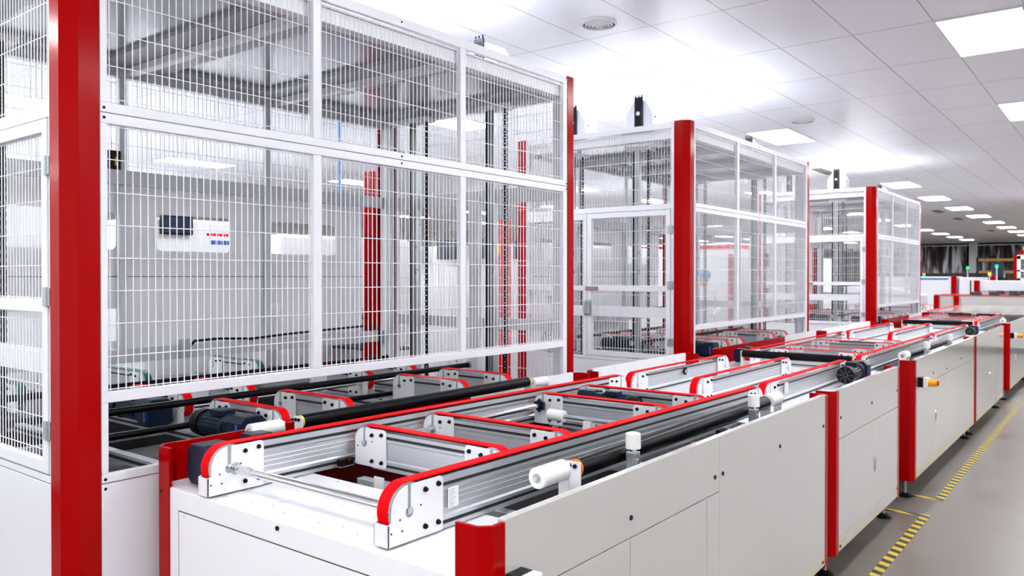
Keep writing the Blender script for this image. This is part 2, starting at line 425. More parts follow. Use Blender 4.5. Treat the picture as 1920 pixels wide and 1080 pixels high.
def rod(p0, p1, r, m, name, label, cat, group=None, collars=()):
    c = Vector(p0); t = thing(name, p0, label, cat, group)
    MB().cyl((0, 0, 0), Vector(p1) - c, r, 20).build('shaft', m, t, smooth=True)
    d = (Vector(p1) - c).normalized()
    for a in (0.0, (Vector(p1) - c).length):
        MB().cyl(d*(a - 0.006), d*(a + 0.006), r*1.45, 20).build('collar', 'zinc', t, smooth=True)
    return t
def tube_roller(p0, p1, r, capm, label, zb, group='long black rollers'):
    """black rubber roller between two white bracket plates standing on zb"""
    t = thing('support_roller', p0, label, 'roller', group)
    d = Vector(p1) - Vector(p0); L = d.length; ang = math.atan2(-d.x, d.y); t.rotation_euler = (0, 0, ang)
    MB().cyl((0, 0, 0), (0, L, 0), r, 28).build('rubber_tube', 'rubber', t, smooth=True)
    for y, s in ((0, -1), (L, 1)):
        MB().cyl((0, y, 0), (0, y + s*0.007, 0), r*0.93, 24).build('end_cap', capm, t, smooth=True)
        b = MB().box(-0.026, 0.026, y + s*0.010, y + s*0.014, zb - p0[2], 0.022)
        b.build('bracket', 'deck', t, bevel=0.002)
        q = MB()
        for x in (-0.014, 0.006): q.cyl((x, y + s*0.014, 0.008), (x, y + s*0.020, 0.008), 0.007, 6)
        q.build('bolt', 'black', t)
    return t
def nylon_roller(x, y, z, L, r, zb, label, group='white nylon guide rollers'):
    """small horizontal white roller with its axis along Y on a white stand"""
    t = thing('guide_roller', (x, y, zb), label, 'roller', group)
    zz = z - zb
    MB().cyl((0, 0, zz), (0, L, zz), r, 28).cyl((0, -0.003, zz), (0, 0, zz), r*0.9, 28).cyl((0, L, zz), (0, L + 0.003, zz), r*0.9, 28).build('roller_body', 'nylon', t, smooth=True)
    MB().cyl((0, -0.006, zz), (0, -0.003, zz), r*0.42, 18).build('bearing_ring', 'zinc', t, smooth=True)
    MB().cyl((0, -0.012, zz), (0, -0.002, zz), r*0.22, 12).build('axle_end', 'steel', t, smooth=True)
    MB().box(-0.02, 0.02, L + 0.006, L + 0.010, 0, zz + 0.02).box(-0.02, 0.02, L*0.75, L + 0.006, 0, 0.004).build('bracket', 'deck', t, bevel=0.0015)
    return t
VR = []
def post_roller(x, y, z0, z1, zb, label):
    """short white roller turning on an upright pin in a clear clamp"""
    if VR: t = copy_tree(VR[0], VR[1])
    else:
        t = thing('edge_roller', (0, 0, 0)); st = set(COL.objects)
        h = z1 - z0; H = z0 - zb
        MB().cyl((0, 0, H), (0, 0, H + h), 0.0255, 28).cyl((0, 0, H + h), (0, 0, H + h + 0.002), 0.022, 28).build('roller_body', 'nylon', t, smooth=True, bevel=0.002)
        MB().cyl((0, 0, H - 0.012), (0, 0, H), 0.012, 16).build('pin', 'steel', t, smooth=True)
        MB().box(-0.018, 0.018, -0.018, 0.018, 0.012, H - 0.010).box(-0.014, 0.026, -0.014, -0.004, 0.0, H - 0.03).build('clamp_block', 'zinc', t, bevel=0.003)
        MB().box(-0.02, 0.02, -0.024, 0.024, 0, 0.012).build('foot', 'deck', t, bevel=0.002)
        VR.extend([t, {t: [o for o in COL.objects if o not in st]}])
    t.location = (x, y, zb); tag(t, label, 'roller', 'upright white edge rollers'); return t

# ------------------------------------------------------------------ conveyor cabinets
XR, XL, ZT, ZB, ZD = -1.20, -2.74, 1.005, 0.145, 0.863
def corner_poly(sx, sy, leg=0.10, t=0.012, side=0.075):
    """L with a chamfered corner; corner at (0,0), legs going away; sx,sy = direction of the outside"""
    p = [(-leg, 0), (-0.03, 0), (0, 0.028), (0, side), (-t, side), (-t, 0.034), (-0.035, t), (-leg, t)]
    return [(x * sx, y if sy < 0 else -y) for x, y in p]
def cabinet(y0, y1, seams, bolts, handles, estop, redleft, label, opening=True, name='conveyor_cabinet', fullbelt=False, feet=True):
    t = thing(name, (0, y0, 0), label, 'machine cabinet', 'white conveyor cabinets with red corner posts')
    L = y1 - y0
    # posts: near pair and far pair
    for cx, sx in ((XR, 1), (XL, -1)):
        for cy, sy in ((0.0, -1), (L, 1)):
            poly = [(cx + px, cy + py) for px, py in corner_poly(sx, sy)]
            MB().prism(poly, 'z', ZB - 0.01, 1.0).build('corner_post', 'red', t, bevel=0.002)
    ys, ye = 0.072, L - 0.072
    # right hand side: sheets with real gaps between them, over a dark backing
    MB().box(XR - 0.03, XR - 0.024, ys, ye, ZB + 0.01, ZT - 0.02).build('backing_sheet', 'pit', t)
    MB().box(XR - 0.024, XR - 0.0215, ys, ye, ZT - 0.02, ZT).build('backing_lip', 'deck', t)
    for (a, b, za, zb_, nm) in seams:
        MB().box(XR - 0.022, XR - 0.001, a - y0, b - y0, za, zb_).build(nm, 'panel', t, bevel=0.0012)
    for (y, z) in bolts: MB().cyl((XR - 0.002, y - y0, z), (XR + 0.003, y - y0, z), 0.008, 10).build('panel_bolt', 'black', t)
    for (y, z0, z1) in handles:
        hd = MB().prism([(y - y0 + a, z) for a, z in [(-0.012, z0 + 0.012), (-0.006, z0), (0.006, z0), (0.012, z0 + 0.012), (0.012, z1 - 0.012), (0.006, z1), (-0.006, z1), (-0.012, z1 - 0.012)]], 'x', XR - 0.002, XR + 0.003)
        ho = hd.build('latch_handle', 'steel', t, bevel=0.001)
        MB().box(XR + 0.003, XR + 0.009, y - y0 - 0.005, y - y0 + 0.005, z0 + 0.02, z1 - 0.02).build('lever', 'zinc', ho)
    # left hand side
    lm = 'red' if redleft else 'deck'
    yl = L * (0.62 if redleft else 0.0)
    if redleft:
        MB().box(XL, XL + 0.02, ys, yl, ZB, 1.0).build('left_panel_red', 'red', t, bevel=0.001)
    MB().box(XL, XL + 0.022, yl if redleft else ys, ye, ZB, ZT).build('left_panel', 'deck', t, bevel=0.001)
    # front and rear panels
    for a, b in ((0.004, 0.016), (L - 0.016, L - 0.004)):
        f = MB().box(XL + 0.085, XR - 0.10, a, b, ZB, ZD)
        f.build('end_panel', 'deck', t, bevel=0.004)
    fd = MB().box(XL + 0.16, XR - 0.20, 0.0025, 0.0039, ZB + 0.05, 0.79).build('access_door', 'deck', t, bevel=0.001)
    # access door outline: thin recess all round
    o = MB()
    for q in ((XL + 0.1565, XL + 0.160, 0.0030, 0.0042, ZB + 0.05, 0.7935), (XR - 0.20, XR - 0.1965, 0.0030, 0.0042, ZB + 0.05, 0.7935), (XL + 0.1565, XR - 0.1965, 0.0030, 0.0042, 0.79, 0.7935)):
        o.box(*q)
    o.build('door_seam', 'slot', t)
    for x in (XL + 0.045, -2.02, -1.36): MB().cyl((x, -0.001, 0.842), (x, 0.006, 0.842), 0.007, 12).build('panel_bolt', 'black', t)
    # decks
    d = MB(); near = 0.44 if opening else L - 0.02
    d.box(XL + 0.024, XR - 0.034, 0.016, near, ZD - 0.006, ZD)
    d.build('top_deck', 'deck', t, bevel=0.001)
    if opening:
        MB().box(XL + 0.024, XR - 0.034, L - 0.30, L - 0.016, ZD - 0.006, ZD).build('top_deck', 'deck', t)
        q = MB()
        for i in range(14):
            x = -2.25 + 0.045*(i % 7)*1.9; y = 0.07 + 0.16*(i // 7) + 0.02*(i % 2)
            q.cyl((x, y, ZD), (x, y, ZD + 0.0006), 0.0022, 8)
        q.build('drilled_hole', 'slot', t)
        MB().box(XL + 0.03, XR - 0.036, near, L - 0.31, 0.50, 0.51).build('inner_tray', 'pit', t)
        for yy in (near + 0.10, near + 0.95, near + 1.45, L - 0.45):
            c_ = MB().box(XL + 0.46, XR - 0.10, yy, yy + 0.04, 0.80, 0.845).build('cross_rail', 'alu', t, bevel=0.002)
            MB().box(XL + 0.450, XL + 0.46, yy, yy + 0.04, 0.80, 0.845).build('rail_end_cap', 'black', c_)
            MB().box(XL + 0.56, XL + 0.61, yy - 0.006, yy - 0.001, 0.78, 0.868).build('rail_bracket', 'deck', c_)
        MB().box(XL + 0.026, XL + 0.030, near, L - 0.31, 0.51, ZD - 0.01).build('inner_wall', 'red_shaded', t)  # red wall, darkened in colour for shade
    # feet
    for x in (XR - 0.078, XL + 0.10):
        for y in (0.10, L - 0.10):
            f = MB().cyl((x, y, 0), (x, y, 0.012), 0.045, 24).cyl((x, y, 0.012), (x, y, 0.028), 0.045, 24, r1=0.018)
            fo = f.build('levelling_foot', 'black', t, smooth=True)
            MB().cyl((x, y, 0.028), (x, y, ZB + 0.01), 0.009, 12).build('threaded_stem', 'zinc', fo, smooth=True)
    if estop:
        y = estop - y0; z = 0.838
        e = MB().box(XR, XR + 0.038, y - 0.033, y + 0.033, z - 0.035, z + 0.035).build('emergency_stop', 'black', t, bevel=0.003)
        MB().box(XR + 0.038, XR + 0.068, y - 0.033, y + 0.033, z - 0.035, z + 0.035).build('switch_housing', 'nylon', e, bevel=0.003)
        MB().cyl((XR + 0.068, y, z), (XR + 0.125, y, z), 0.028, 24, r1=0.026).build('button_shroud', 'yellow', e, smooth=True)
        MB().cyl((XR + 0.125, y, z), (XR + 0.132, y, z), 0.018, 20).build('stop_button', 'belt', e, smooth=True)
    return t

G = 0.0025
def seams_long(o):   # panels of a long cabinet whose near end is at y = o (unit 1 at 1.44)
    a = o - 1.44
    return [(1.512 + a, 2.80 + a, 0.80, ZT, 'side_panel'), (1.512 + a, 2.1305 + a, ZB, 0.7965, 'access_door'), (2.134 + a, 2.69 + a, ZB, 0.7965, 'access_door'),
            (2.6935 + a, 2.80 + a, ZB, 0.7965, 'side_panel'), (2.8015 + a, 4.105 + a, ZB, ZT, 'side_panel')]
c1 = cabinet(1.44, 4.18, seams_long(1.44), [(2.134, .861), (3.448, .858), (2.758, .86), (2.83, .86), (4.07, .853), (4.07, .17)], [], 1.545, True,
             'nearest white conveyor cabinet with white end panel and red corner posts')
sm2 = [(4.312 + .03, 5.69, 0.742, ZT, 'side_panel'), (4.342, 4.435, 0.22, 0.7385, 'side_panel'), (4.4385, 5.0485, 0.22, 0.7385, 'access_door'), (5.0515, 5.60, 0.22, 0.7385, 'access_door'),
       (5.6035, 5.69, 0.22, 0.7385, 'side_panel'), (4.342, 5.69, ZB, 0.2165, 'side_panel')]
c2 = cabinet(4.27, 5.762, sm2, [(5.02, .851), (4.375, .853), (5.67, .85), (5.68, .2), (4.375, .17)], [(5.085, .43, .525)], None, False,
             'short white conveyor cabinet between the two red posts before the floor gap', opening=False)
sm3 = [(6.272, 8.95, 0.795, ZT, 'side_panel'), (6.272, 6.955, ZB, 0.792, 'side_panel'), (6.9575, 7.50, ZB, 0.792, 'access_door'), (7.503, 8.95, ZB, 0.792, 'side_panel')]
c3 = cabinet(6.20, 9.02, sm3, [(7.47, .83), (6.9, .85), (8.2, .855)], [(6.99, .455, .545)], 6.33, True, 'long white conveyor cabinet just beyond the floor gap, yellow stop button on its post')
sm4 = [(9.132, 10.4, ZB, ZT, 'side_panel'), (10.403, 11.27, 0.22, ZT, 'access_door'), (10.403, 11.27, ZB, 0.217, 'side_panel')]
c4 = cabinet(9.06, 11.34, sm4, [(9.5, .85)], [(10.1, .46, .55)], None, False, 'fourth white conveyor cabinet along the aisle, reflecting floor tape', opening=False)
sm5 = [(12.0, 14.6, 0.795, ZT, 'side_panel'), (12.0, 13.3, ZB, 0.792, 'access_door'), (13.303, 14.6, ZB, 0.792, 'side_panel')]
c5 = cabinet(11.93, 14.67, sm5, [], [(12.6, .46, .55)], 12.05, True, 'fifth white conveyor cabinet, cut by the right edge of the picture')
sm6 = [(14.84, 18.2, ZB, ZT, 'side_panel')]
c6 = cabinet(14.77, 18.27, sm6, [], [], None, False, 'farthest white conveyor cabinet of the line with a flat beige top', opening=False)

# ------------------------------------------------------------------ belt beams of the line
def beam_set_long(o, ztop, dz, where, crosses, teeth, h=0.165):
    g = 'red-belted conveyors of the %s' % where
    beam_along_y(-1.589, o + 0.023, o + 2.79, ztop, 'long red-belted aluminium conveyor beam on the aisle side of the %s' % where, g, dz=dz, teeth=teeth, h=h)
    beam_along_y(-2.425, o + 0.0, o + 2.78, ztop, 'long red-belted aluminium conveyor beam on the cage side of the %s' % where, g, dz=dz, teeth=teeth, h=h)
    for k, yc in enumerate(crosses):
        beam_along_x(-2.39, -1.625, yc, ztop - 0.004 + dz * (yc - o) / 2.8, 'short crosswise red-belted beam, %s from the front in the %s' % (ORD[k], where), g, teeth=teeth, h=h - 0.005)
beam_set_long(1.44, 1.036, -0.026, 'nearest cabinet', (2.085, 2.465, 3.265, 3.665), True)
beam_set_long(6.19, 1.012, 0.0, 'cabinet past the floor gap', (6.56, 6.95, 7.68, 8.0), False, 0.149)
beam_set_long(11.93, 1.012, 0.0, 'fifth cabinet', (12.4, 12.8, 13.5, 13.9), False, 0.149)
for o, y1, where in ((4.245, 5.87, 'short second cabinet'), (9.02, 11.2, 'fourth cabinet')):
    g = 'red-belted conveyors of the ' + where
    beam_along_y(-1.595, o + 0.02, y1 + 0.05, 1.012, 'right of three parallel red-belted beams on the ' + where, g, teeth=False, h=0.149)
    beam_along_y(-1.985, o, y1, 1.012, 'middle of three parallel red-belted beams on the ' + where, g, teeth=False, h=0.149)
    beam_along_y(-2.415, o, y1 - 0.12, 1.012, 'left of three parallel red-belted beams on the ' + where, g, teeth=False, h=0.149)

# drive shafts, rollers and motors on the line
rod((-2.40, 1.545, 0.947), (-1.62, 1.545, 0.947), 0.0145, 'steel', 'drive_shaft', 'polished steel drive shaft across the front of the nearest cabinet', 'shaft')
rod((-2.325, 2.50, 0.955), (-2.325, 3.235, 0.955), 0.0125, 'steel', 'drive_shaft', 'steel drive shaft between the second and third crosswise beams', 'shaft')
rod((-2.325, 2.12, 0.955), (-2.325, 2.43, 0.955), 0.0125, 'steel', 'drive_shaft', 'short steel drive shaft between the first and second crosswise beams', 'shaft')
# white roller on a steel rod lying crosswise
t = thing('guide_roller', (-2.16, 3.06, 0.86), 'white nylon roller on a zinc rod between the second and third crosswise beams', 'roller')
MB().cyl((0, 0, 0.088), (0.085, 0, 0.088), 0.027, 24).build('roller_body', 'nylon', t, smooth=True)
MB().cyl((0.085, 0, 0.088), (0.50, 0, 0.088), 0.0105, 16).build('rod', 'zinc', t, smooth=True)
MB().box(0.2, 0.24, -0.02, 0.02, -0.03, 0.080).build('bracket', 'deck', t)
gear_motor((-2.546, 1.49, 0.946), 0, 'navy gear motor at the near left corner of the nearest cabinet', sc=1.25)
gear_motor((-2.26, 3.50, 0.955), -PI/2, 'navy gear motor lying between the third and fourth crosswise beams')
gear_motor((-1.470, 5.86, 0.950), PI, 'navy motor with round fan cover on the aisle side of the short second cabinet', sc=1.2)
gear_motor((-1.475, 11.0, 0.955), PI, 'navy motor on the aisle side of the fourth cabinet')
gear_motor((-2.515, 6.26, 0.952), 0, 'navy gear motor at the left start of the cabinet past the floor gap')

tube_roller((-1.362, 2.075, 1.002), (-1.362, 3.70, 1.000), 0.031, 'orange', 'long black roller along the aisle edge of the nearest cabinet', ZD)
nylon_roller(-1.362, 1.87, 1.010, 0.13, 0.032, ZD, 'white nylon roller in front of the aisle side black roller, nearest')
nylon_roller(-1.362, 3.74, 1.005, 0.13, 0.032, ZD, 'white nylon roller at the far end of the aisle side black roller')
post_roller(-1.30, 2.325, 1.028, 1.078, 0.93, 'upright white edge roller nearest the camera, above the aisle side panel')
post_roller(-1.30, 3.40, 1.028, 1.078, 0.93, 'upright white edge roller at the far end of the nearest aisle side panel')
tube_roller((-2.60, 1.97, 1.023), (-2.60, 3.47, 1.008), 0.027, 'hazy', 'long black roller beside the cage, on the cage side of the nearest cabinet', ZD)
nylon_roller(-2.60, 1.735, 1.020, 0.135, 0.027, ZD, 'white nylon roller in front of the cage side black roller')
nylon_roller(-2.60, 3.52, 1.012, 0.12, 0.027, ZD, 'white nylon roller at the far end of the cage side black roller')
tube_roller((-2.37, 5.98, 1.000), (-1.56, 5.98, 1.000), 0.029, 'orange', 'black roller lying crosswise at the end of the short second cabinet', 0.88)
tube_roller((-2.37, 11.52, 1.000), (-1.56, 11.52, 1.000), 0.029, 'orange', 'black roller lying crosswise at the end of the fourth cabinet', 0.88)
tube_roller((-1.362, 6.62, 0.990), (-1.362, 8.5, 0.990), 0.031, 'orange', 'long black roller on the aisle side of the cabinet past the floor gap', ZD)
nylon_roller(-1.30, 6.31, 1.02, 0.12, 0.032, ZD, 'white nylon roller beside the yellow stop button cabinet post')
post_roller(-1.27, 7.02, 1.02, 1.07, 0.93, 'upright white edge roller, nearer of two past the floor gap')
post_roller(-1.27, 8.05, 1.02, 1.07, 0.93, 'upright white edge roller, farther of two past the floor gap')
nylon_roller(-1.30, 12.1, 1.02, 0.12, 0.032, ZD, 'white nylon roller on the fifth cabinet')
for cc, L_ in ((c2, 1.492), (c4, 2.28)):
    MB().box(-2.45, -1.50, L_ + 0.001, L_ + 0.29, 0.852, 0.880).build('bridge_plate', 'alu', cc, bevel=0.002)
# belt-side label and sensor
t = tag(MB().box(-1.5605, -1.5600, 1.70, 1.745, 0.925, 0.985).build('paper_label', 'paper'), 'small white printed label on the near aisle side belt beam', 'label')
m = MB()
for i in range(9): m.box(-1.5600, -1.5597, 1.704, 1.704 + 0.02 + 0.018*random.random(), 0.977 - i*0.006, 0.979 - i*0.006)
m.build('printed_line', 'print', t)
t = tag(MB().box(-1.565, -1.5645, 4.57, 4.63, 0.925, 0.985).build('paper_label', 'paper'), 'small white printed label on the short second cabinet belt beam', 'label')
m = MB()
for i in range(9): m.box(-1.5645, -1.5642, 4.575, 4.575 + 0.02 + 0.03*random.random(), 0.977 - i*0.006, 0.979 - i*0.006)
m.build('printed_line', 'print', t)
def sensor(x, y, z, label):
    t = thing('photo_sensor', (x, y, z), label, 'sensor', 'small black optical sensors')
    MB().box(-0.012, 0.012, 0, 0.03, 0, 0.026).box(-0.012, 0.012, 0.036, 0.066, 0, 0.026).build('sensor_head', 'black', t, bevel=0.002)
    MB().box(0.012, 0.0135, 0.040, 0.046, 0.018, 0.023).build('indicator', 'belt', t)
    MB().box(-0.014, 0.014, 0.0, 0.066, -0.004, 0.0).build('mount', 'zinc', t)
sensor(-2.385, 1.98, 0.872, 'black optical sensor under the left beam near the first crosswise beam')
sensor(-1.30, 3.02, 0.955, 'black optical sensor beside the far upright edge roller')
t = thing('cable_ring', (-2.386, 4.98, 0.955), 'black round cable grommet on the left beam of the short second cabinet', 'grommet')
MB().cyl((0, 0, 0), (0.008, 0, 0), 0.024, 24).build('ring_body', 'rubber', t, smooth=True)
MB().cyl((0.008, 0, 0), (0.010, 0, 0), 0.013, 20).build('ring_centre', 'alu', t, smooth=True)

# ------------------------------------------------------------------ wire cages
WS, HS, WR = 0.0272, 0.115, 0.0020
def wires(axis, c, u0, u1, z0, z1, skip=None):
    """welded mesh in the plane axis=c between u0..u1 and z0..z1"""
    m = MB()
    def pt(u, z, d=0.0): return (c + d, u, z) if axis == 'x' else (u, c + d, z)
    n = max(1, round((u1 - u0) / WS))
    for i in range(n):
        u = u0 + (u1 - u0) * (i + 0.5) / n
        m.cyl(pt(u, z0), pt(u, z1), WR, 5, cap=False)
    k = int((z1 - z0) / HS) + 1
    off = ((z1 - z0) - (k - 1) * HS) / 2
    for i in range(k):
        z = z0 + off + i * HS
        m.cyl(pt(u0, z, 0.003), pt(u1, z, 0.003), WR, 5, cap=False)
    return m
CX, CL = -2.80, -4.50          # aisle side and far side faces
def cage(oy, label):
    t = thing('safety_cage', (0, 0, 0), label, 'machine guard cage', 'white wire safety cages with red corner posts')
    ya, yb = 1.17, 4.275
    T = 0.028
    # posts
    P = [(-0.125, 0), (-0.05, 0), (0, 0.04), (0, 0.112), (-0.012, 0.112), (-0.012, 0.046), (-0.055, 0.012), (-0.125, 0.012)]
    for cx, sx in ((CX, 1), (CL - 0.06, -1)):
        for cy, sy in ((ya, -1), (yb, 1)):
            MB().prism([(cx + sx*p[0], cy - sy*p[1]) for p in P], 'z', 0.06, 2.868).build('corner_post', 'red', t, bevel=0.002)
    for cx in (CX - 0.075, CL + 0.030):      # white inner uprights
        for y in (ya + 0.05, yb - 0.115):
            MB().box(cx - 0.03 if cx > -3 else cx - 0.03, cx + 0.03, y, y + 0.06, 0.06, 2.80).build('inner_upright', 'white', t)
    # ---- aisle side face (x = CX)
    f0, f1 = 1.285, 4.16
    x0, x1 = CX - T, CX
    mull = [2.19, 3.152]
    up = MB(); up.box(x0, x1, f0, f1, 2.815, 2.862).box(x0, x1, f0, f1, 2.171, 2.205)
    up.box(x0, x1, f0, f0 + 0.024, 2.205, 2.815).box(x0, x1, f1 - 0.042, f1, 2.205, 2.815)
    for y in mull: up.box(x0, x1, y, y + 0.042, 2.205, 2.815)
    up.build('upper_frame', 'white', t, bevel=0.0025)
    lo = MB(); lo.box(x0, x1, f0, f1, 2.132, 2.168).box(x0, x1, f0, f1, 1.160, 1.198).box(x0, x1, f0, f1, 0.882, 0.912)
    lo.box(x0, x1, f0, f0 + 0.024, 1.198, 2.132).box(x0, x1, f1 - 0.042, f1, 1.198, 2.132).box(x0, x1, f0, f0 + 0.024, 0.912, 1.160).box(x0, x1, f1 - 0.042, f1, 0.912, 1.160)
    for y in mull: lo.box(x0, x1, y, y + 0.042, 1.198, 2.132)
    lo.build('lower_frame', 'white', t, bevel=0.0025)
    ed = [f0 + 0.024] + [v for y in mull for v in (y, y + 0.042)] + [f1 - 0.042]
    for i in range(0, len(ed), 2):
        wires('x', CX - 0.016, ed[i], ed[i+1], 2.203, 2.817).build('mesh_panel', 'wire', t)
        wires('x', CX - 0.016, ed[i], ed[i+1], 1.196, 2.134).build('mesh_panel', 'wire', t)
    MB().box(x0, x1, f0, f1, 0.10, 0.878).build('lower_panel', 'white', t, bevel=0.002)
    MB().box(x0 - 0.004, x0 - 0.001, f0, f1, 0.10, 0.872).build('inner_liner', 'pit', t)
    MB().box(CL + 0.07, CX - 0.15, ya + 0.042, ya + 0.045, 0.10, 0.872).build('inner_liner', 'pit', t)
    sc = MB()
    for y, z in ((f0 + 0.012, 2.186), (f0 + 0.012, 2.152), (f0 + 0.012, 0.895), (f0 + 0.012, 0.862), (2.72, 2.186), (2.72, 2.152), (2.72, 2.84), (f1 - 0.01, 2.186), (f1 - 0.01, 2.152), (f1 - 0.01, 2.85)):
        sc.cyl((x1 - 0.001, y, z), (x1 + 0.002, y, z), 0.0052, 10)
    sc.build('screw', 'black', t)
    # ---- near face with a door (y = ya) and far face (y = yb)
    for fy, d in ((ya + 0.01, 1), (yb - 0.01, -1)):
        y0_, y1_ = (fy, fy + T) if d > 0 else (fy - T, fy)
        a, b = CL + 0.06, CX - 0.13
        door = d > 0
        fr = MB()
        fr.box(a, b, y0_, y1_, 2.815, 2.862).box(a, b, y0_, y1_, 2.155 if door else 2.10, 2.20)
        zs = [(2.20, 2.815), (0.905, 2.155)] if door else [(2.20, 2.815), (1.315, 2.10), (0.88, 1.24)]
        for u in (a, b - 0.026):
            for q0, q1 in zs: fr.box(u, u + 0.026, y0_, y1_, q0, q1)
        if door: fr.box(a, b, y0_, y1_, 0.88, 0.905)
        else: fr.box(a, b, y0_, y1_, 1.24, 1.315)
        fr.build('near_frame' if door else 'rear_frame', 'white', t, bevel=0.002)
        wires('y', (y0_ + y1_)/2, a + 0.026, b - 0.026, 2.198, 2.817).build('mesh_panel', 'wire', t)
        if door:
            dx0, dx1 = -3.765, b - 0.030
            dm = MB(); dm.box(dx0, dx0 + 0.045, y0_ - 0.004, y1_ - 0.001, 0.912, 2.150).box(dx1 - 0.042, dx1 - 0.0262 + 0.0242, y0_ - 0.004, y1_ - 0.001, 0.912, 2.150)
            for z0, z1 in ((2.105, 2.150), (1.475, 1.52), (0.912, 0.955)): dm.box(dx0 + 0.045, dx1 - 0.042, y0_ - 0.004, y1_ - 0.001, z0, z1)
            dr = dm.build('door', 'white', t, bevel=0.002)
            MB().box(dx0 + 0.045, dx1 - 0.042, y0_ + 0.015, y0_ + 0.022, 1.255, 1.345).build('kick_board', 'white', dr)
            for z0, z1 in ((1.518, 2.107), (0.953, 1.477)): wires('y', y0_ + 0.012, dx0 + 0.045, dx1 - 0.042, z0, z1).build('door_mesh', 'wire', dr)
            for z in (1.985, 1.53, 1.065):
                h = MB().box(dx1 - 0.022, dx1 - 0.002, y0_ - 0.012, y0_ - 0.004, z - 0.032, z + 0.032).box(dx1 + 0.003, dx1 + 0.024, y0_ - 0.008, y0_, z - 0.032, z + 0.032)
                h.cyl((dx1, y0_ - 0.009, z - 0.034), (dx1, y0_ - 0.009, z + 0.034), 0.006, 12)
                h.build('hinge', 'zinc', dr, bevel=0.001)
            hd = MB().box(dx0 - 0.022, dx0 + 0.046, y0_ - 0.010, y0_ - 0.004, 1.255, 1.395)
            for xx in (dx0 - 0.006, dx0 + 0.030):
                hd.path([(xx, y0_ - 0.010, 1.27), (xx, y0_ - 0.035, 1.285), (xx, y0_ - 0.035, 1.365), (xx, y0_ - 0.010, 1.38)], 0.009, 10)
            hd.build('door_handle', 'zinc', dr, smooth=True)
            MB().box(dx0 - 0.012, dx0 + 0.115, y0_ - 0.016, y0_ - 0.004, 1.482, 1.514).build('door_latch', 'copper', dr, bevel=0.002)
            # fixed bay left of the door
            fx = MB()
            for z0, z1 in ((2.10, 2.154), (1.475, 1.52), (1.255, 1.345)): fx.box(a + 0.027, dx0 - 0.046, y0_, y1_, z0, z1)
            fx.box(dx0 - 0.045, dx0 - 0.006, y0_, y1_, 0.906, 2.154)
            fx.build('side_bay_frame', 'white', t, bevel=0.002)
            wires('y', (y0_ + y1_)/2, a + 0.026, dx0 - 0.045, 0.905, 2.102).build('mesh_panel', 'wire', t)
            MB().box(a, b, y0_, y1_, 0.10, 0.876).build('lower_panel', 'white', t, bevel=0.002)
        else:
            wires('y', (y0_ + y1_)/2, a + 0.026, b - 0.026, 1.31, 2.102).build('mesh_panel', 'wire', t)
            wires('y', (y0_ + y1_)/2, a + 0.026, b - 0.026, 0.72, 1.245).build('mesh_panel', 'wire', t)
            MB().box(a, b, y0_, y1_, 0.10, 0.72).build('lower_panel', 'white', t)
            MB().box(-3.66, -3.58, y0_ - 0.03, y0_ + 0.01, 0.72, 2.155).build('centre_upright', 'white', t)
    # ---- far side face (x = CL): beam, uprights, mesh above, solid panel with rounded windows below
    g0, g1 = ya + 0.115, yb - 0.115
    gp = 3.985
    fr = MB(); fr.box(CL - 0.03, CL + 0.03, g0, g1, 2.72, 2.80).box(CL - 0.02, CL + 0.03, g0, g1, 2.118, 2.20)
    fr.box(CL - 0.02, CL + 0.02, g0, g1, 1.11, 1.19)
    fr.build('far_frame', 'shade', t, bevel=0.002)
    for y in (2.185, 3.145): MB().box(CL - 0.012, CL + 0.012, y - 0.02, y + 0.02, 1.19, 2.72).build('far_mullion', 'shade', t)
    w1, w2 = (1.752, 1.968), (1.235, 1.42)
    win = [(1.55, 2.163), (2.40, 2.885), (3.172, 3.735)]
    sh = MB(); xs = (CL - 0.035, CL - 0.029)
    def wpanel(p0, p1, wy0, wy1, low):
        sh.box(*xs, p0, p1, w1[1], 2.118).box(*xs, p0, wy0, w1[0], w1[1]).box(*xs, wy1, p1, w1[0], w1[1])
        r = 0.035
        for cy_, sy in ((wy0, 1), (wy1, -1)):        # rounded window corners
            for cz, sz in ((w1[0], 1), (w1[1], -1)):
                pts = [(cy_, cz)] + [(cy_ + sy*(r - r*math.sin(q)), cz + sz*(r - r*math.cos(q))) for q in (0, 0.4, 0.8, 1.2, PI/2)]
                sh.prism(pts, 'x', *xs)
        if low:
            l0, l1 = low
            sh.box(*xs, p0, p1, w2[1], w1[0]).box(*xs, p0, l0, w2[0], w2[1]).box(*xs, l1, p1, w2[0], w2[1]).box(*xs, p0, p1, 1.19, w2[0])
        else: sh.box(*xs, p0, p1, 1.19, w1[0])
    wpanel(g0, 2.185, win[0][0], win[0][1], (1.55, 2.163)); wpanel(2.185, 3.145, win[1][0], win[1][1], None)
    wpanel(3.145, gp, win[2][0], win[2][1], (3.18, 3.262))
    sh.build('far_panel', 'white', t)
    MB().box(CL - 0.060, CL - 0.040, g0, gp, 0.10, 0.80).build('far_dark_sheet', 'pit', t)  # black sheet added to darken the lower inside of the cage
    MB().box(CL - 0.0285, CL - 0.027, g0, gp, 1.598, 1.602).build('panel_seam', 'slot', t)
    for a, b in ((g0, 2.165), (2.205, 3.125), (3.165, g1)): wires('x', CL, a, b, 2.20, 2.72).build('mesh_panel', 'wire', t)
    # cable along the far sill
    pts = [(CL + 0.035, 2.55, 1.16), (CL + 0.035, 2.60, 1.21), (CL + 0.035, 2.75, 1.215), (CL + 0.035, 3.0, 1.20), (CL + 0.035, 3.3, 1.215), (CL + 0.035, 3.6, 1.225), (CL + 0.035, 4.0, 1.235), (CL + 0.035, 4.1, 1.20), (CL + 0.035, 4.12, 0.9)]
    MB().path(pts, 0.008, 8).build('cable', 'black', t, smooth=True)
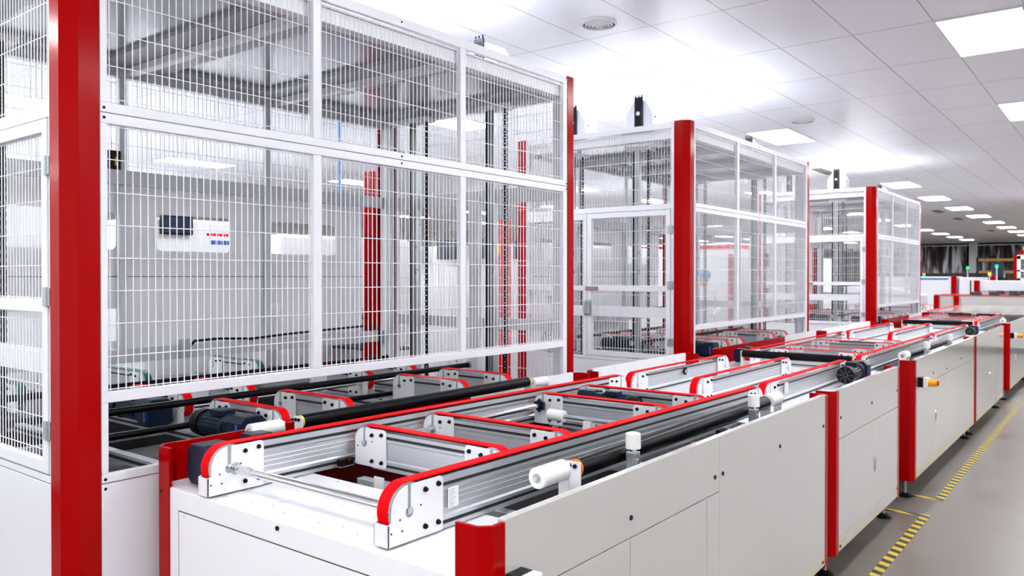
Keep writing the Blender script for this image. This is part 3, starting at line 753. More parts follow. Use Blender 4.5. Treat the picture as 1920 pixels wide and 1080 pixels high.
    MB().box(CL + 0.03, CL + 0.055, 2.50, 2.56, 1.12, 1.225).build('cable_box', 'zinc', t)
    # ---- roof: top beams, sheets and ribs
    rf = MB(); rf.box(CX - 0.10, CX - 0.036, g0, g1, 2.735, 2.80)
    for y in (ya + 0.045, 2.19, 3.17, yb - 0.10): rf.box(CL + 0.03, CX - 0.10, y, y + 0.055, 2.735, 2.80)
    rf.build('roof_beam', 'white', t, bevel=0.003)
    for a, b in ((ya + 0.105, 2.185), (2.25, 3.165), (3.23, yb - 0.105)):
        c, d = CL + 0.036, CX - 0.106; w = 0.15
        MB().box(c, d, a, a + w, 2.772, 2.80).box(c, d, b - w, b, 2.772, 2.80).box(c, c + w, a + w, b - w, 2.772, 2.80).box(d - w, d, a + w, b - w, 2.772, 2.80).build('roof_frame', 'roofband', t, bevel=0.002)
        MB().box(c - 0.006, d + 0.006, a - 0.006, a - 0.0005, 2.7725, 2.784).box(c - 0.006, d + 0.006, b + 0.0005, b + 0.006, 2.7725, 2.784).box(c - 0.006, c - 0.0005, a, b, 2.7725, 2.784).build('roof_gasket', 'black', t)
        MB().box(c + w - 0.01, d - w + 0.01, a + w - 0.01, b - w + 0.01, 2.794, 2.800).build('roof_sheet', 'roof', t)
    MB().box(CL, CX - 0.03, ya + 0.04, yb - 0.04, 2.802, 2.812).build('roof_cover', 'deck', t)
    t.location = (0, oy, 0)
    return t
cage(0.0, 'nearest wire cage, with the big red post at the left of the picture')
cage(4.73, 'middle wire cage of three, its door with a steel handle facing the camera')
cage(10.70, 'farthest wire cage of three beside the line')

# ------------------------------------------------------------------ lifting columns and motors of the cages
LC = {}
def lift_column(x, y, zt, label):
    if 'c' in LC: t = copy_tree(*LC['c'])
    else:
        t = thing('lift_column', (0, 0, 0)); st = set(COL.objects)
        MB().box(-0.025, 0.0, -0.02, 0.02, 0.30, 2.735).build('black_guide', 'black', t, bevel=0.002)
        MB().box(0.002, 0.050, -0.025, 0.025, 0.30, 2.735).build('column_profile', 'zinc', t, bevel=0.003)
        g = MB().box(0.012, 0.018, -0.0262, -0.0252, 0.31, 2.72).box(0.034, 0.040, -0.0262, -0.0252, 0.31, 2.72)
        g.build('profile_slot', 'slot', t)
        # roller chain: links and pins
        m = MB(); z = 0.34; i = 0
        while z < 2.71:
            w = 0.015 if i % 2 else 0.0105
            m.box(0.128 - w, 0.128 - w + 0.003, -0.008, 0.008, z, z + 0.024); m.box(0.128 + w - 0.003, 0.128 + w, -0.008, 0.008, z, z + 0.024)
            m.cyl((0.115, 0, z + 0.004), (0.141, 0, z + 0.004), 0.0065, 8)
            z += 0.0195; i += 1
        m.build('chain', 'black', t)
        MB().box(-0.03, 0.15, -0.03, 0.03, 0.26, 0.30).build('base_plate', 'zinc', t)
        MB().box(-0.06, 0.16, -0.06, 0.06, 2.705, 2.735).build('head_plate', 'white', t)
        LC['c'] = (t, {t: [o for o in COL.objects if o not in st]})
    t.location = (x, y, 0); tag(t, label, 'lift column', 'black chain lift columns'); return t
def motor_cover(x, y, label, turn=0.0):
    if 'm' in LC: t = copy_tree(*LC['m'])
    else:
        t = thing('lift_motor_cover', (0, 0, 0)); st = set(COL.objects)
        MB().prism([(-0.13, 0.0), (0.13, 0.0), (0.13, 0.22), (0.06, 0.335), (-0.06, 0.335), (-0.13, 0.22)], 'y', 0.0, 0.20).build('cover', 'white', t, bevel=0.004)
        b = MB(); b.box(-0.04, 0.04, -0.016, -0.001, 0.0, 0.365).box(-0.15, 0.15, -0.05, -0.001, 0.0, 0.07)
        for x_ in (-0.03, 0.0, 0.03): b.cyl((x_, -0.008, 0.365), (x_, -0.008, 0.385), 0.007, 8)
        for x_ in (-0.12, 0.12): b.cyl((x_, -0.03, 0.07), (x_, -0.03, 0.085), 0.011, 8)
        b.build('motor_bracket', 'navy', t, bevel=0.002)
        MB().box(-0.022, 0.022, -0.018, -0.016, 0.09, 0.34).build('bracket_slot', 'black', t)
        MB().cyl((0, -0.025, 0.22), (0, -0.016, 0.22), 0.018, 18).build('shaft_end', 'nylon', t, smooth=True)
        MB().box(0.125, 0.132, 0.04, 0.055, 0.18, 0.195).build('screw', 'black', t)
        LC['m'] = (t, {t: [o for o in COL.objects if o not in st]})
    t.location = (x, y, 2.813); t.rotation_euler = (0, 0, turn); tag(t, label, 'motor housing', 'white lift motor covers'); return t
for oy, who in ((0.0, 'nearest cage'), (4.73, 'middle cage'), (10.70, 'farthest cage')):
    lift_column(-3.38, 4.10 + oy, 2.7, 'black and grey chain lift column at the far end of the %s, aisle side' % who)
    lift_column(-4.10, 4.10 + oy, 2.7, 'chain lift column at the far end of the %s, away from the aisle' % who)
    lift_column(-3.445, 1.47 + oy, 2.7, 'chain lift column at the door end of the %s, aisle side' % who)
    lift_column(-4.13 if oy else -4.31, 1.47 + oy, 2.7, 'chain lift column at the door end of the %s, away from the aisle' % who)
    motor_cover(-3.41, 1.47 + oy, 'white motor cover with black bracket on the roof of the %s, door end' % who)
    motor_cover(-4.10, 1.47 + oy, 'white motor cover at the door end of the %s roof, away from the aisle' % who)
    motor_cover(-3.41, 4.03 + oy, 'white motor cover at the far end of the %s roof, aisle side' % who)

# ------------------------------------------------------------------ conveyors inside the cages
def base_frame(oy, who, x0=-4.42, x1=-2.86, belts='belt'):
    t = thing('support_table', (0, oy, 0), 'aluminium base frame and dark tray under the conveyors in the ' + who, 'machine base', 'base frames inside the cages')
    MB().box(x0, x1, 1.30, 4.10, 0.62, 0.63).build('tray', 'pit', t)
    f = MB()
    for y in (1.62, 2.05, 2.42, 3.24, 3.62): f.box(x0, x1, y - 0.02, y + 0.02, 0.82, 0.86)
    for x in (-3.98, -3.14): f.box(x - 0.02, x + 0.02, 1.36, 4.05, 0.778, 0.818)
    f.build('profile_frame', 'alu', t, bevel=0.002)
    for y in (1.62, 2.05, 2.42, 3.24, 3.62): MB().box(x0, x1, y - 0.0212, y - 0.0202, 0.833, 0.847).build('profile_slot', 'slot', t)
    l = MB()
    for x in (-4.3, -3.98, -3.14, -2.95):
        for y in (1.45, 3.9): l.box(x - 0.02, x + 0.02, y - 0.02, y + 0.02, 0.63, 0.82)
    l.build('support_leg', 'alu', t)
    for x in (-4.3, -2.95):
        for y in (1.45, 3.9): MB().box(x - 0.02, x + 0.02, y - 0.02, y + 0.02, 0.0, 0.62).build('leg', 'alu', t)
    b = MB()
    for x in (-3.66, -2.98): b.box(x - 0.035, x + 0.035, 1.592, 1.597, 0.80, 0.875)
    b.build('joint_plate', 'deck', t)
    q = MB()
    for x in (-3.66, -2.98):
        for dx in (-0.018, 0.018): q.cyl((x + dx, 1.592, 0.845), (x + dx, 1.584, 0.845), 0.007, 8)
    q.build('bolt', 'black', t)
for oy, who in ((0.0, 'nearest cage'), (4.73, 'middle cage'), (10.70, 'farthest cage')):
    base_frame(oy, who)
    for k, y in enumerate((2.07, 2.43, 3.245, 3.62)):
        beam_along_x(-3.40, -2.825, y + oy, 1.034, 'short red-belted conveyor in the aisle side row of the %s, %s from its door' % (who, ORD[k]), 'red-belted conveyors inside the ' + who, teeth=False)
        beam_along_x(-4.17, -3.595, y + oy, 1.034, 'short red-belted conveyor in the far row of the %s, %s from its door' % (who, ORD[k]), 'red-belted conveyors inside the ' + who, teeth=False)
    rod((-3.47, 1.45 + oy, 1.012), (-3.47, 3.98 + oy, 1.012), 0.017, 'rubber', 'guide_bar', 'black bar running lengthwise between the two conveyor rows of the ' + who, 'bar', 'black bars inside the cages')
    rod((-4.25, 1.45 + oy, 1.012), (-4.25, 3.98 + oy, 1.012), 0.017, 'rubber', 'guide_bar', 'black bar running lengthwise behind the far conveyor row of the ' + who, 'bar', 'black bars inside the cages')
    rod((-3.47, 1.45 + oy, 0.905), (-3.47, 3.98 + oy, 0.905), 0.015, 'rubber', 'guide_bar', 'lower black bar between the two conveyor rows of the ' + who, 'bar', 'black bars inside the cages')
    rod((-2.895, 2.10 + oy, 0.955), (-2.895, 3.60 + oy, 0.955), 0.011, 'steel', 'drive_shaft', 'steel drive shaft joining the aisle side conveyors of the ' + who, 'shaft', 'steel drive shafts inside the cages')
    rod((-3.665, 2.10 + oy, 0.955), (-3.665, 3.60 + oy, 0.955), 0.011, 'steel', 'drive_shaft', 'steel drive shaft joining the far row conveyors of the ' + who, 'shaft', 'steel drive shafts inside the cages')
    gear_motor((-2.90, 1.955 + oy, 0.945), PI/2, 'navy gear motor in front of the aisle side conveyors in the ' + who, sc=1.22)
    gear_motor((-3.66, 1.955 + oy, 0.945), PI/2, 'navy gear motor in front of the far row conveyors in the ' + who, sc=1.22)
    for y in (3.18, 3.56):
        t = thing('shaft_flange', (-2.895, y + oy, 0.955), 'dark navy star flange on the %s aisle side shaft of the %s' % ('nearer' if y < 3.4 else 'farther', who), 'flange', 'navy shaft flanges')
        MB().prism([(0.03*(1.0 if i % 2 else 0.72)*math.cos(2*PI*i/12), 0.03*(1.0 if i % 2 else 0.72)*math.sin(2*PI*i/12)) for i in range(12)], 'y', -0.012, 0.002).build('flange_body', 'navy', t, bevel=0.001)
        MB().cyl((0, -0.022, 0), (0, -0.012, 0), 0.018, 18).build('hub', 'black', t, smooth=True)
for y, w in ((3.215, 'second'),):
    t = thing('shaft_flange', (-2.325, y, 0.955), 'dark navy star flange where the shaft meets the third crosswise beam', 'flange', 'navy shaft flanges')
    MB().prism([(0.036*(1.0 if i % 2 else 0.72)*math.cos(2*PI*i/12), 0.036*(1.0 if i % 2 else 0.72)*math.sin(2*PI*i/12)) for i in range(12)], 'y', -0.014, 0.0).build('flange_body', 'navy', t, bevel=0.001)
    MB().cyl((0, -0.026, 0), (0, -0.014, 0), 0.02, 18).build('hub', 'black', t, smooth=True)
# lamp box on the rear rail of the nearest cage
t = thing('signal_box', (-4.50, 2.13, 2.20), 'small black box with a yellow light on the far rail of the nearest cage', 'signal device')
MB().box(-0.03, 0.03, -0.035, 0.035, 0.0, 0.105).build('housing', 'black', t, bevel=0.004)
MB().box(0.030, 0.033, 0.0, 0.012, 0.02, 0.07).build('light_strip', 'yellow', t)
t = thing('work_light', (-4.05, 3.80, 2.42), 'small black clamp light on the lift column of the nearest cage', 'lamp')
MB().cyl((0, 0, 0), (0.13, 0, 0), 0.008, 10).cyl((0, 0, 0), (-0.02, 0, 0), 0.016, 12).box(0.10, 0.14, -0.02, 0.02, -0.03, 0.03).build('light_body', 'black', t)

# ------------------------------------------------------------------ machines behind the cages
def boxes(mb, L):
    for b in L: mb.box(*b)
    return mb
# green belt conveyors just behind the nearest cage
for k, y in enumerate((1.75, 2.45, 3.25)):
    beam_along_x(-5.35, -4.72, y, 1.02, 'green-belted short conveyor behind the nearest cage, %s from the front' % ORD[k], 'green-belted conveyors behind the nearest cage', belt='green', teeth=False)
t = thing('transfer_table', (0, 0, 0), 'dark slatted transfer table under the green-belted conveyors', 'machine table')
MB().box(-5.75, -4.66, 0.9, 4.1, 0.80, 0.84).build('table_top', 'slot', t)
boxes(MB(), [(x, x + 0.05, y, y + 0.05, 0, 0.80) for x in (-5.7, -4.75) for y in (0.95, 4.0)]).build('leg', 'alu', t)
sl = MB()
for i in range(20): sl.box(-5.75, -5.36, 0.95 + i*0.15, 1.05 + i*0.15, 0.84, 0.855)
sl.build('slats', 'zinc', t)
def machine(x0, x1, y0, y1, h, label, extra=None, posts=(), stripe=None):
    t = thing('process_machine', ((x0+x1)/2, (y0+y1)/2, 0), label, 'factory machine', 'white factory machines in the background')
    cx, cy = (x0+x1)/2, (y0+y1)/2; w, d = (x1-x0)/2, (y1-y0)/2
    MB().box(-w, w, -d, d, 0.12, h).build('enclosure', 'bright', t, bevel=0.03)
    MB().box(-w + 0.05, w - 0.05, -d + 0.05, d - 0.05, 0, 0.12).build('plinth', 'slot', t)
    n = max(2, int(2*w / 1.0)); se = MB()
    for i in range(n):
        a = -w + 0.1 + i*(2*w - 0.2)/n; b = a + (2*w - 0.2)/n - 0.06
        dd = MB().box(a, b, -d - 0.015, -d, 0.2, h*0.50).build('door', 'deck', t, bevel=0.004)
        MB().box(b - 0.06, b - 0.04, -d - 0.03, -d - 0.015, h*0.30, h*0.38).build('handle', 'zinc', dd)
    n = max(2, int(2*d / 1.0))
    for i in range(n):
        a = -d + 0.1 + i*(2*d - 0.2)/n; b = a + (2*d - 0.2)/n - 0.06
        dd = MB().box(w, w + 0.015, a, b, 0.2, h*0.50).build('door', 'deck', t, bevel=0.004)
        MB().box(w + 0.015, w + 0.03, b - 0.06, b - 0.04, h*0.30, h*0.38).build('handle', 'zinc', dd)
    for p in posts: MB().box(p[0] - cx, p[1] - cx, p[2] - cy, p[3] - cy, p[4], p[5]).build('red_upright', 'red', t)
    if stripe: MB().box(-w - 0.006, w + 0.006, -d - 0.018, d + 0.006, stripe[0], stripe[1]).build('red_band', 'belt', t)
    if extra: extra(t, cx, cy, w, d)
    return t
def monitor(x, y, z, w, h, label, m='screen', rz=0.0, group='dark monitors on the machines'):
    t = thing('monitor', (x, y, z), label, 'monitor', group, rz=rz)
    MB().box(-w/2, w/2, 0, 0.045, 0, h).build('monitor_housing', 'black', t, bevel=0.008)
    MB().box(-w/2 + 0.015, w/2 - 0.015, -0.003, 0.0, 0.015, h - 0.015).build('screen_glass', m, t)
    MB().cyl((0, 0.03, h*0.4), (0, 0.12, h*0.4 - 0.02), 0.02, 10).build('arm', 'deck', t)
    return t
machine(-6.75, -5.95, -1.0, 2.45, 2.12, 'white machine seen through the left window of the nearest cage')
def txt(t, cx, cy, w, d):
    m = MB()
    for i in range(8): m.box(w, w + 0.004, 3.575 - cy + i*0.029, 3.575 - cy + i*0.029 + 0.021, 1.935, 1.955)
    m.build('red_lettering', 'belt', t)
    m = MB()
    for i in range(4): m.box(w, w + 0.004, 3.605 - cy + i*0.052, 3.605 - cy + i*0.052 + 0.045, 1.865, 1.898)
    m.build('blue_lettering', 'blue', t)
machine(-6.75, -5.95, 3.05, 4.15, 2.06, 'white machine with red and blue lettering seen through the middle window of the nearest cage', extra=txt)
monitor(-5.90, 3.30, 1.93, 0.26, 0.15, 'black monitor in the middle window of the nearest cage', rz=PI/2)
machine(-6.75, -5.95, 4.3, 5.9, 1.98, 'white machine seen through the right window of the nearest cage')
machine(-6.9, -4.75, 6.62, 8.4, 1.95, 'white machine with navy monitors seen behind the nearest cage')
monitor(-5.98, 6.484, 1.79, 0.28, 0.22, 'navy monitor left of centre behind the nearest cage')
monitor(-5.52, 6.484, 1.79, 0.28, 0.22, 'navy monitor beside the amber lamp behind the nearest cage')
monitor(-4.92, 6.484, 1.78, 0.24, 0.20, 'navy monitor just left of the middle cage')
monitor(-6.52, 6.484, 1.72, 0.16, 0.28, 'tall black monitor at the left end of the white machine behind the nearest cage')
t = thing('beacon_lamp', (-5.33, 6.54, 1.90), 'round amber beacon beside a navy monitor behind the nearest cage', 'beacon')
MB().ball((0, 0, 0), 0.07, 0.05, 0.07).build('lens', 'lampo', t, smooth=True)
MB().cyl((0, 0.03, 0), (0, 0.085, 0), 0.03, 12).build('stem', 'black', t)
t = thing('storage_rack', (-5.48, 4.95, 0), 'small dark shelf rack with white boxes behind the far end of the nearest cage', 'rack')
f = MB()
for z in (0.3, 0.62, 0.94, 1.22): f.box(-0.35, 0.35, -0.2, 0.2, z, z + 0.02)
f.build('shelf', 'slot', t)
MB().box(-0.35, -0.32, -0.2, -0.17, 0, 1.3).box(0.32, 0.35, -0.2, -0.17, 0, 1.3).box(-0.35, -0.32, 0.17, 0.2, 0, 1.3).box(0.32, 0.35, 0.17, 0.2, 0, 1.3).build('upright', 'alu', t)
t = thing('guard_post', (-5.14, 4.62, 0), 'dark red grooved post just outside the far left corner of the nearest cage', 'post')
MB().box(-0.055, -0.02, -0.03, 0.03, 0, 2.5).box(-0.02, 0.02, -0.012, 0.03, 0, 2.5).box(0.02, 0.055, -0.03, 0.03, 0, 2.5).build('post_body', 'red', t, bevel=0.003)
t = thing('guard_post', (-4.52, 5.70, 0), 'bright red wide post in front of the left edge of the middle cage', 'post')
MB().box(-0.05, 0.04, -0.03, 0.03, 0, 2.12).build('post_body', 'belt', t, bevel=0.003)
t = thing('blue_pipe', (-5.5, 4.585, 0), 'thin bright blue vertical pipe behind the nearest cage', 'pipe')
MB().cyl((0, 0, 1.2), (0, 0, 3.49), 0.014, 12).build('pipe', mat('blue_pipe_paint', (0.03, 0.25, 0.75), 0.4), t, smooth=True)

for k, (a, b, c, d, h, w) in enumerate(((-11.6, -8.3, -4.0, 0.4, 1.95, 'behind the front end of the nearest cage'), (-11.6, -8.3, 1.0, 5.4, 1.95, 'directly behind the nearest cage'), (-11.6, -8.3, 6.0, 8.2, 1.95, 'left of the machine with navy monitors'),
        (-17.5, -13.2, -4.0, 1.4, 1.95, 'in the far back row, front end'), (-17.5, -13.2, 2.4, 8.4, 1.95, 'in the far back row, middle'), (-23.0, -19.0, 0.0, 9.0, 1.95, 'closest to the left wall'))):
    machine(a, b, c, d, h, 'large white machine added to bounce light up, ' + w)  # mostly hidden, added so their white tops bounce light onto the ceiling
# second cage row further left, seen through the middle cage
machine(-7.4, -5.4, 8.9, 11.0, 2.0, 'white machine behind the middle cage')
machine(-12.0, -5.5, 13.6, 15.6, 2.2, 'long white machine with a red band and red uprights behind the middle cage', stripe=(2.10, 2.17),
        posts=((-5.63, -5.56, 13.5, 13.56, 0, 2.0), (-7.2, -7.12, 13.5, 13.57, 0, 2.0)))
machine(-7.5, -5.3, 17.0, 19.0, 2.0, 'white machine behind the farthest cage', posts=((-5.3, -5.2, 16.9, 17.0, 0, 2.3), (-6.0, -5.9, 16.9, 17.0, 0, 2.3)))
machine(-5.15, -4.85, 13.2, 14.4, 2.3, 'narrow white cabinet left of the farthest cage', posts=((-4.86, -4.78, 13.12, 13.2, 0, 2.5), ))
t = thing('crate_shelf', (-6.5, 12.6, 0), 'dark grid crate stack beside two workers', 'crate')
f = MB()
for z in (0.9, 1.0, 1.1, 1.2, 1.3, 1.4): f.box(-0.28, 0.28, -0.2, 0.2, z, z + 0.03)
for x in (-0.28, -0.09, 0.07, 0.25): f.box(x, x + 0.03, -0.2, 0.2, 0, 1.43)
f.build('crate_body', 'navy', t)

# two workers in blue hair caps
def person(x, y, rz, label, lean):
    t = thing('person', (x, y, 0), label, 'person', rz=rz)
    J = {'pel': (0,0,.92), 'bel': (0,0,1.06), 'che': (0,lean*.5,1.28), 'nek': (0,lean*.8,1.43), 'hed': (0,lean,1.52), 'top': (0,lean,1.60),
         'lh': (-.09,0,.86), 'lk': (-.10,-.02,.48), 'la': (-.10,.03,.08), 'lt': (-.10,-.14,.04), 'rh': (.09,0,.86), 'rk': (.10,-.04,.48), 'ra': (.10,0,.08), 'rt': (.10,-.16,.04),
         'ls': (-.18,lean*.6,1.37), 'le': (-.24,-.05,1.10), 'lw': (-.17,-.26,1.02), 'lf': (-.15,-.34,1.01), 'rs': (.18,lean*.6,1.37), 're': (.24,-.05,1.10), 'rw': (.17,-.26,1.02), 'rf': (.15,-.34,1.01)}
    E_ = [('pel','bel'),('bel','che'),('che','nek'),('nek','hed'),('hed','top'),('pel','lh'),('lh','lk'),('lk','la'),('la','lt'),('pel','rh'),('rh','rk'),('rk','ra'),('ra','rt'),
          ('che','ls'),('ls','le'),('le','lw'),('lw','lf'),('che','rs'),('rs','re'),('re','rw'),('rw','rf')]
    Rr = dict(pel=.15, bel=.14, che=.15, nek=.055, hed=.085, top=.075, lh=.10, rh=.10, lk=.065, rk=.065, la=.045, ra=.045, lt=.035, rt=.035, ls=.075, rs=.075, le=.05, re=.05, lw=.035, rw=.035, lf=.03, rf=.03)
    ks = list(J); me = bpy.data.meshes.new('person_body'); me.from_pydata([J[k] for k in ks], [(ks.index(a), ks.index(b)) for a, b in E_], [])
    me.materials.append(M['cloth']); o = bpy.data.objects.new('body', me); COL.objects.link(o); o.parent = t
    sk = o.modifiers.new('skin', 'SKIN'); o.modifiers.new('sub', 'SUBSURF').levels = 1
    o.modifiers['sub'].render_levels = 1
    lay = me.skin_vertices[0] if me.skin_vertices else None
    if lay is None:
        bm = bmesh.new(); bm.from_mesh(me); bm.verts.layers.skin.verify(); bm.to_mesh(me); bm.free(); lay = me.skin_vertices[0]
    for i, k in enumerate(ks): lay.data[i].radius = (Rr[k], Rr[k]*.8); lay.data[i].use_root = (k == 'pel')
    f = MB().ball((0, lean - 0.035, 1.545), 0.073, 0.075, 0.10).ball((0, lean - 0.112, 1.54), 0.012, 0.018, 0.02, 8, 6).ball((-0.072, lean - 0.02, 1.545), 0.012, 0.02, 0.028, 8, 6).ball((0.072, lean - 0.02, 1.545), 0.012, 0.02, 0.028, 8, 6)
    f.build('face', 'skin', t, smooth=True)
    e = MB().ball((-0.027, lean - 0.103, 1.56), 0.009, 0.006, 0.006, 8, 6).ball((0.027, lean - 0.103, 1.56), 0.009, 0.006, 0.006, 8, 6).ball((0, lean - 0.105, 1.50), 0.02, 0.006, 0.005, 8, 6)
    e.build('facial_features', 'slot', t)
    MB().ball((0, lean + 0.0, 1.63), 0.115, 0.12, 0.085).build('bouffant_cap', 'cap', t, smooth=True)
    for sx in (-1, 1):
        h = MB()
        for i in range(4): h.path([(sx*(.145 + .014*(i - 1.5)), -.35, 1.01), (sx*(.145 + .015*(i - 1.5)), -.39 - .008*(i in (1, 2)), 1.0), (sx*(.145 + .015*(i - 1.5)), -.41, .98)], .008, 6)
        h.path([(sx*.12, -.33, 1.01), (sx*.10, -.37, 1.0)], .009, 6)
        h.build('fingers', 'skin', t, smooth=True)
    return t
person(-5.35, 11.85, 0.4, 'worker in a white coat and blue hair cap, standing nearest behind the middle cage', -0.05)
person(-5.72, 12.35, -0.2, 'worker in a white coat and blue hair cap, behind the other worker', -0.04)

# ------------------------------------------------------------------ end of the line and far background
t = thing('flat_top_table', (0, 0, 0), 'flat beige plate with red edge belts at the far end of the line', 'conveyor table')
MB().box(-2.70, -1.23, 14.9, 18.2, 1.006, 1.022).build('top_plate', 'panel', t)
MB().box(-2.70, -2.66, 14.9, 18.2, 1.022, 1.030).box(-1.27, -1.23, 14.9, 18.2, 1.022, 1.030).build('edge_belt', 'belt', t)
tube_roller((-2.30, 14.45, 0.985), (-1.98, 14.45, 0.985), 0.03, 'rubber', 'black crosswise roller at the end of the fifth cabinet, left one', ZD)
tube_roller((-1.90, 14.45, 0.985), (-1.64, 14.45, 0.985), 0.03, 'rubber', 'black crosswise roller at the end of the fifth cabinet, right one', ZD)
# crosswise line
t = thing('cross_conveyor', (0, 0, 0), 'white crosswise conveyor cabinet closing the end of the line', 'machine cabinet')
MB().box(-3.35, 2.6, 19.3, 21.0, 0.12, 1.20).build('body', 'panel', t, bevel=0.01)
MB().box(-3.3, 2.6, 19.35, 20.95, 0, 0.12).build('plinth', 'slot', t)
MB().box(-3.35, 2.6, 19.28, 19.32, 1.20, 1.208).box(-3.35, 2.6, 20.2, 20.24, 1.20, 1.208).build('edge_belt', 'belt', t)
bl = MB()
for i in range(14): bl.box(-2.7 + 0.36*i, -2.52 + 0.36*i, 19.5, 19.9, 1.20, 1.27)
bl.build('drive_blocks', 'slot', t)
for x in (-3.30, -2.92): MB().box(x - 0.05, x + 0.05, 19.24, 19.29, 0.3, 1.19).build('red_upright', 'red', t)
t = thing('buffer_cabinet', (0, 0, 0), 'white long raised cabinet with a red corner post behind the crosswise conveyor', 'machine cabinet')
MB().box(-2.75, 2.6, 21.3, 22.4, 1.27, 1.51).build('raised_body', 'white', t, bevel=0.01)
for x in (-2.6, 0, 2.4): MB().box(x, x + 0.1, 21.5, 22.2, 0, 1.27).build('leg', 'white', t)
MB().box(-2.86, -2.75, 21.25, 21.35, 1.10, 1.51).build('red_corner', 'red', t)
t = tag(MB().box(-2.62, -2.50, 21.95, 22.05, 1.511, 1.60).build('guard_block', 'red'), 'small red block standing on the raised white cabinet beside the black monitor', 'guard')
t = thing('control_monitor', (-2.50, 22.2, 1.51), 'tall black monitor on a foot standing on the raised white cabinet', 'monitor')
MB().box(-0.11, 0.13, -0.02, 0.03, 0.06, 0.44).build('screen_body', 'screen', t, bevel=0.01)
MB().box(-0.05, 0.25, -0.12, 0.12, 0, 0.06).build('foot', 'black', t)
def white_bench(x0, x1, y, h, label, posts=()):
    t = thing('control_cabinet', (0, 0, 0), label, 'machine cabinet', 'white cabinets at the far end of the hall')
    MB().box(x0, x1, y, y + 0.9, 0.1, h).build('body', 'white', t, bevel=0.01)
    MB().box(x0 + 0.05, x1 - 0.05, y + 0.05, y + 0.85, 0, 0.1).build('plinth', 'slot', t)
    for a, b in posts: MB().box(a, b, y - 0.04, y, 0.1, h + 0.02).build('red_upright', 'red', t)
    return t
w = white_bench(-5.6, -3.55, 23.5, 1.60, 'white cabinet with a blue stripe at the far end, beside a red upright', posts=((-3.68, -3.55),))
MB().box(-4.45, -3.75, 23.49, 23.50, 1.52, 1.56).build('blue_stripe', 'blue', w)
MB().box(-4.8, -4.7, 23.49, 23.50, 1.42, 1.55).build('dark_panel', 'screen', w)
w = white_bench(-3.5, -2.95, 23.5, 1.58, 'narrow white cabinet with dark door slots between two red uprights, far end')
for x in (-3.25, -3.05): MB().box(x, x + 0.03, 23.49, 23.50, 0.95, 1.5).build('door_slot', 'screen', w)
t = thing('sloped_machine', (-4.1, 18.9, 0), 'white machine with a sloping top just beyond the farthest cage', 'factory machine')
MB().prism([(-0.9, 0.1), (0.6, 0.1), (0.6, 1.20), (0.35, 1.28), (0.0, 1.36), (-0.9, 1.38)], 'y', -0.5, 0.5).build('body', 'white', t, bevel=0.01)
MB().box(-0.85, 0.55, -0.45, 0.45, 0, 0.1).build('plinth', 'slot', t)
v = MB()
for i in range(6): v.box(-0.5, -0.1, -0.505, -0.50, 0.95 + 0.035*i, 0.96 + 0.035*i)
v.build('vent_slots', 'zinc', t)
for k, (y, where) in enumerate(((16.3, 'nearer'), (17.0, 'farther'))):
    beam_along_x(-4.4, -2.95, y, 1.06, '%s of two red-belted crosswise conveyors beyond the farthest cage' % where, 'conveyors beyond the farthest cage', teeth=False)
t = thing('conveyor_stand', (0, 0, 0), 'white stand under the crosswise conveyors beyond the farthest cage', 'machine base')
MB().box(-4.4, -2.95, 16.1, 17.2, 0.1, 0.895).build('stand_body', 'white', t, bevel=0.01)
MB().box(-4.3, -3.05, 16.2, 17.1, 0, 0.1).build('plinth', 'slot', t)
# stack lights
def stack(x, y, z, h, label, cols):
    t = thing('signal_light', (x, y, z), label, 'signal light', 'signal lights on the far machines')
    MB().cyl((0, 0, 0), (0, 0, h), 0.018, 10).build('pole', 'zinc', t, smooth=True)
    for i, c in enumerate(cols): MB().cyl((0, 0, h + 0.07*i), (0, 0, h + 0.065 + 0.07*i), 0.030, 14).build('lens', c, t, smooth=True)
stack(-4.40, 23.9, 1.60, 0.02, 'green signal light on the far cabinet with the blue stripe', ('lampg', 'belt'))
stack(-3.36, 23.9, 1.58, 0.22, 'green signal light on a pole over the narrow white cabinet', ('lampg',))
stack(-2.62, 21.9, 1.51, 0.12, 'amber signal light on the raised white cabinet', ('lampo',))
stack(-2.44, 21.6, 1.51, 0.30, 'green signal light next to the amber one on the raised cabinet', ('lampg',))
stack(-1.93, 22.1, 1.51, 0.72, 'tall green signal light nearest the right edge of the picture', ('lampg',))
# wire cage far right
t = thing('far_cage', (0, 0, 0), 'small white framed cage with a red post at the right edge, far away', 'machine guard cage')
MB().box(-2.19, -2.13, 22.45, 22.52, 0, 2.10).build('corner_post', 'red', t)
MB().box(-2.12, 0.5, 22.46, 22.50, 2.02, 2.12).box(-2.12, 0.5, 22.46, 22.50, 1.72, 1.76).box(-2.12, 0.5, 22.46, 22.50, 1.5, 1.56).box(-2.12, -2.05, 22.46, 22.5, 0, 2.1).build('frame', 'white', t)
MB().box(-2.1, 0.5, 22.52, 23.6, 2.12, 2.22).build('roof', 'red', t, bevel=0.02)
MB().box(-2.0, 0.5, 23.0, 23.5, 0.1, 2.0).build('machine_inside', 'slot', t)
wires('y', 22.48, -2.05, 0.4, 1.2, 2.02).build('mesh_panel', 'wire', t)
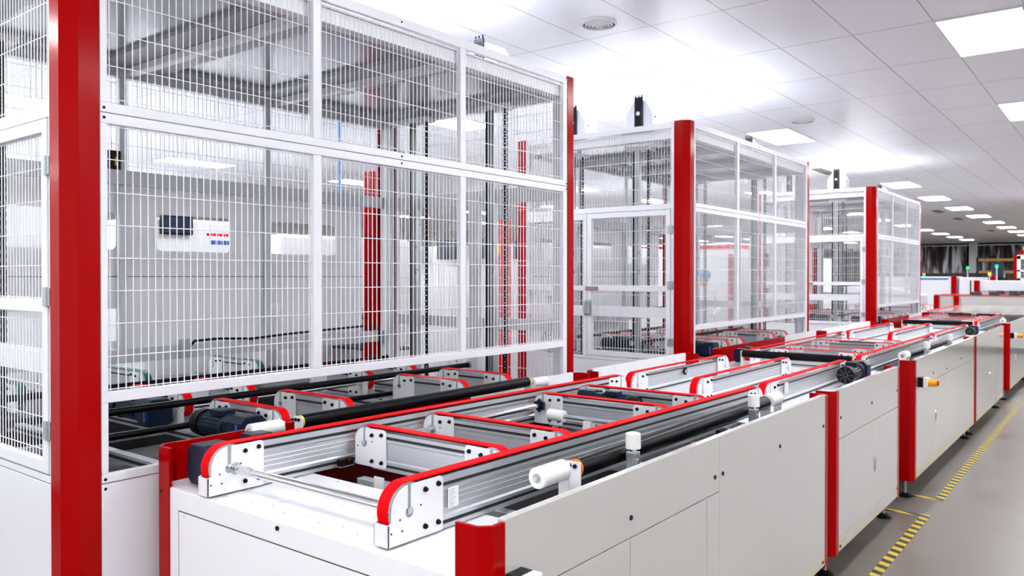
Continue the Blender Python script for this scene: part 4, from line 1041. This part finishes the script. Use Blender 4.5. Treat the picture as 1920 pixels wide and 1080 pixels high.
# strip curtain
def curtain(x0, x1, y, label):
    n = int((x1 - x0) / 0.05); vs = []; fs = []
    for i in range(n + 1):
        x = x0 + (x1 - x0)*i/n; d = 0.05*math.sin(i*1.3) + 0.03*math.sin(i*0.37)
        vs += [(x, y + d, 0.03), (x, y + d, 3.36)]
    for i in range(n): fs.append((2*i, 2*i+2, 2*i+3, 2*i+1))
    o = MB().add(vs, fs).build('strip_curtain', 'curtain', None, smooth=True)
    md = o.modifiers.new('thick', 'SOLIDIFY'); md.thickness = 0.004
    tag(o, label, 'curtain')
    return o
curtain(-14.0, -7.3, 51.6, 'dark glossy plastic strip curtain left of the white pillar at the far end')
curtain(-6.7, 2.6, 51.6, 'dark glossy plastic strip curtain right of the white pillar at the far end')
t = tag(MB().box(-14.0, 2.6, 51.5, 51.56, 3.36, 3.40).build('curtain_rail', 'zinc'), 'long metal rail carrying the strip curtains', 'rail')
t = thing('pallet_rack', (-4.6, 42.0, 0), 'orange pallet rack in front of the far strip curtain', 'rack')
MB().box(-0.9, 0.9, -0.4, 0.4, 2.30, 2.42).box(-0.9, 0.9, -0.4, 0.4, 1.75, 1.87).box(-0.9, 0.9, -0.4, 0.4, 1.2, 1.3).build('beam', 'cardb', t)
boxes(MB(), [(x, x + 0.08, y, y + 0.08, 0, 2.5) for x in (-0.9, 0.82) for y in (-0.4, 0.32)]).build('upright', 'navy', t)
t = thing('carton_stack', (-11.0, 42.0, 0), 'tall stack of brown cartons in front of the far strip curtain', 'cartons')
MB().box(-0.6, 0.6, -0.5, 0.5, 0.15, 2.85).build('cartons', 'brown', t, bevel=0.02)
MB().box(-0.6, 0.6, -0.5, 0.5, 0.0, 0.13).build('pallet', 'cardb', t)
t = thing('storage_shelving', (-8.6, 44.5, 0), 'long low brown storage shelving in front of the far strip curtain', 'shelving')
MB().box(-3.2, 3.2, -0.3, 0.3, 0.1, 1.72).build('stored_goods', 'brown', t, bevel=0.02)
MB().box(-3.25, 3.25, -0.33, 0.33, 1.72, 1.78).box(-3.25, 3.25, -0.33, 0.33, 0, 0.1).build('shelf', 'slot', t)
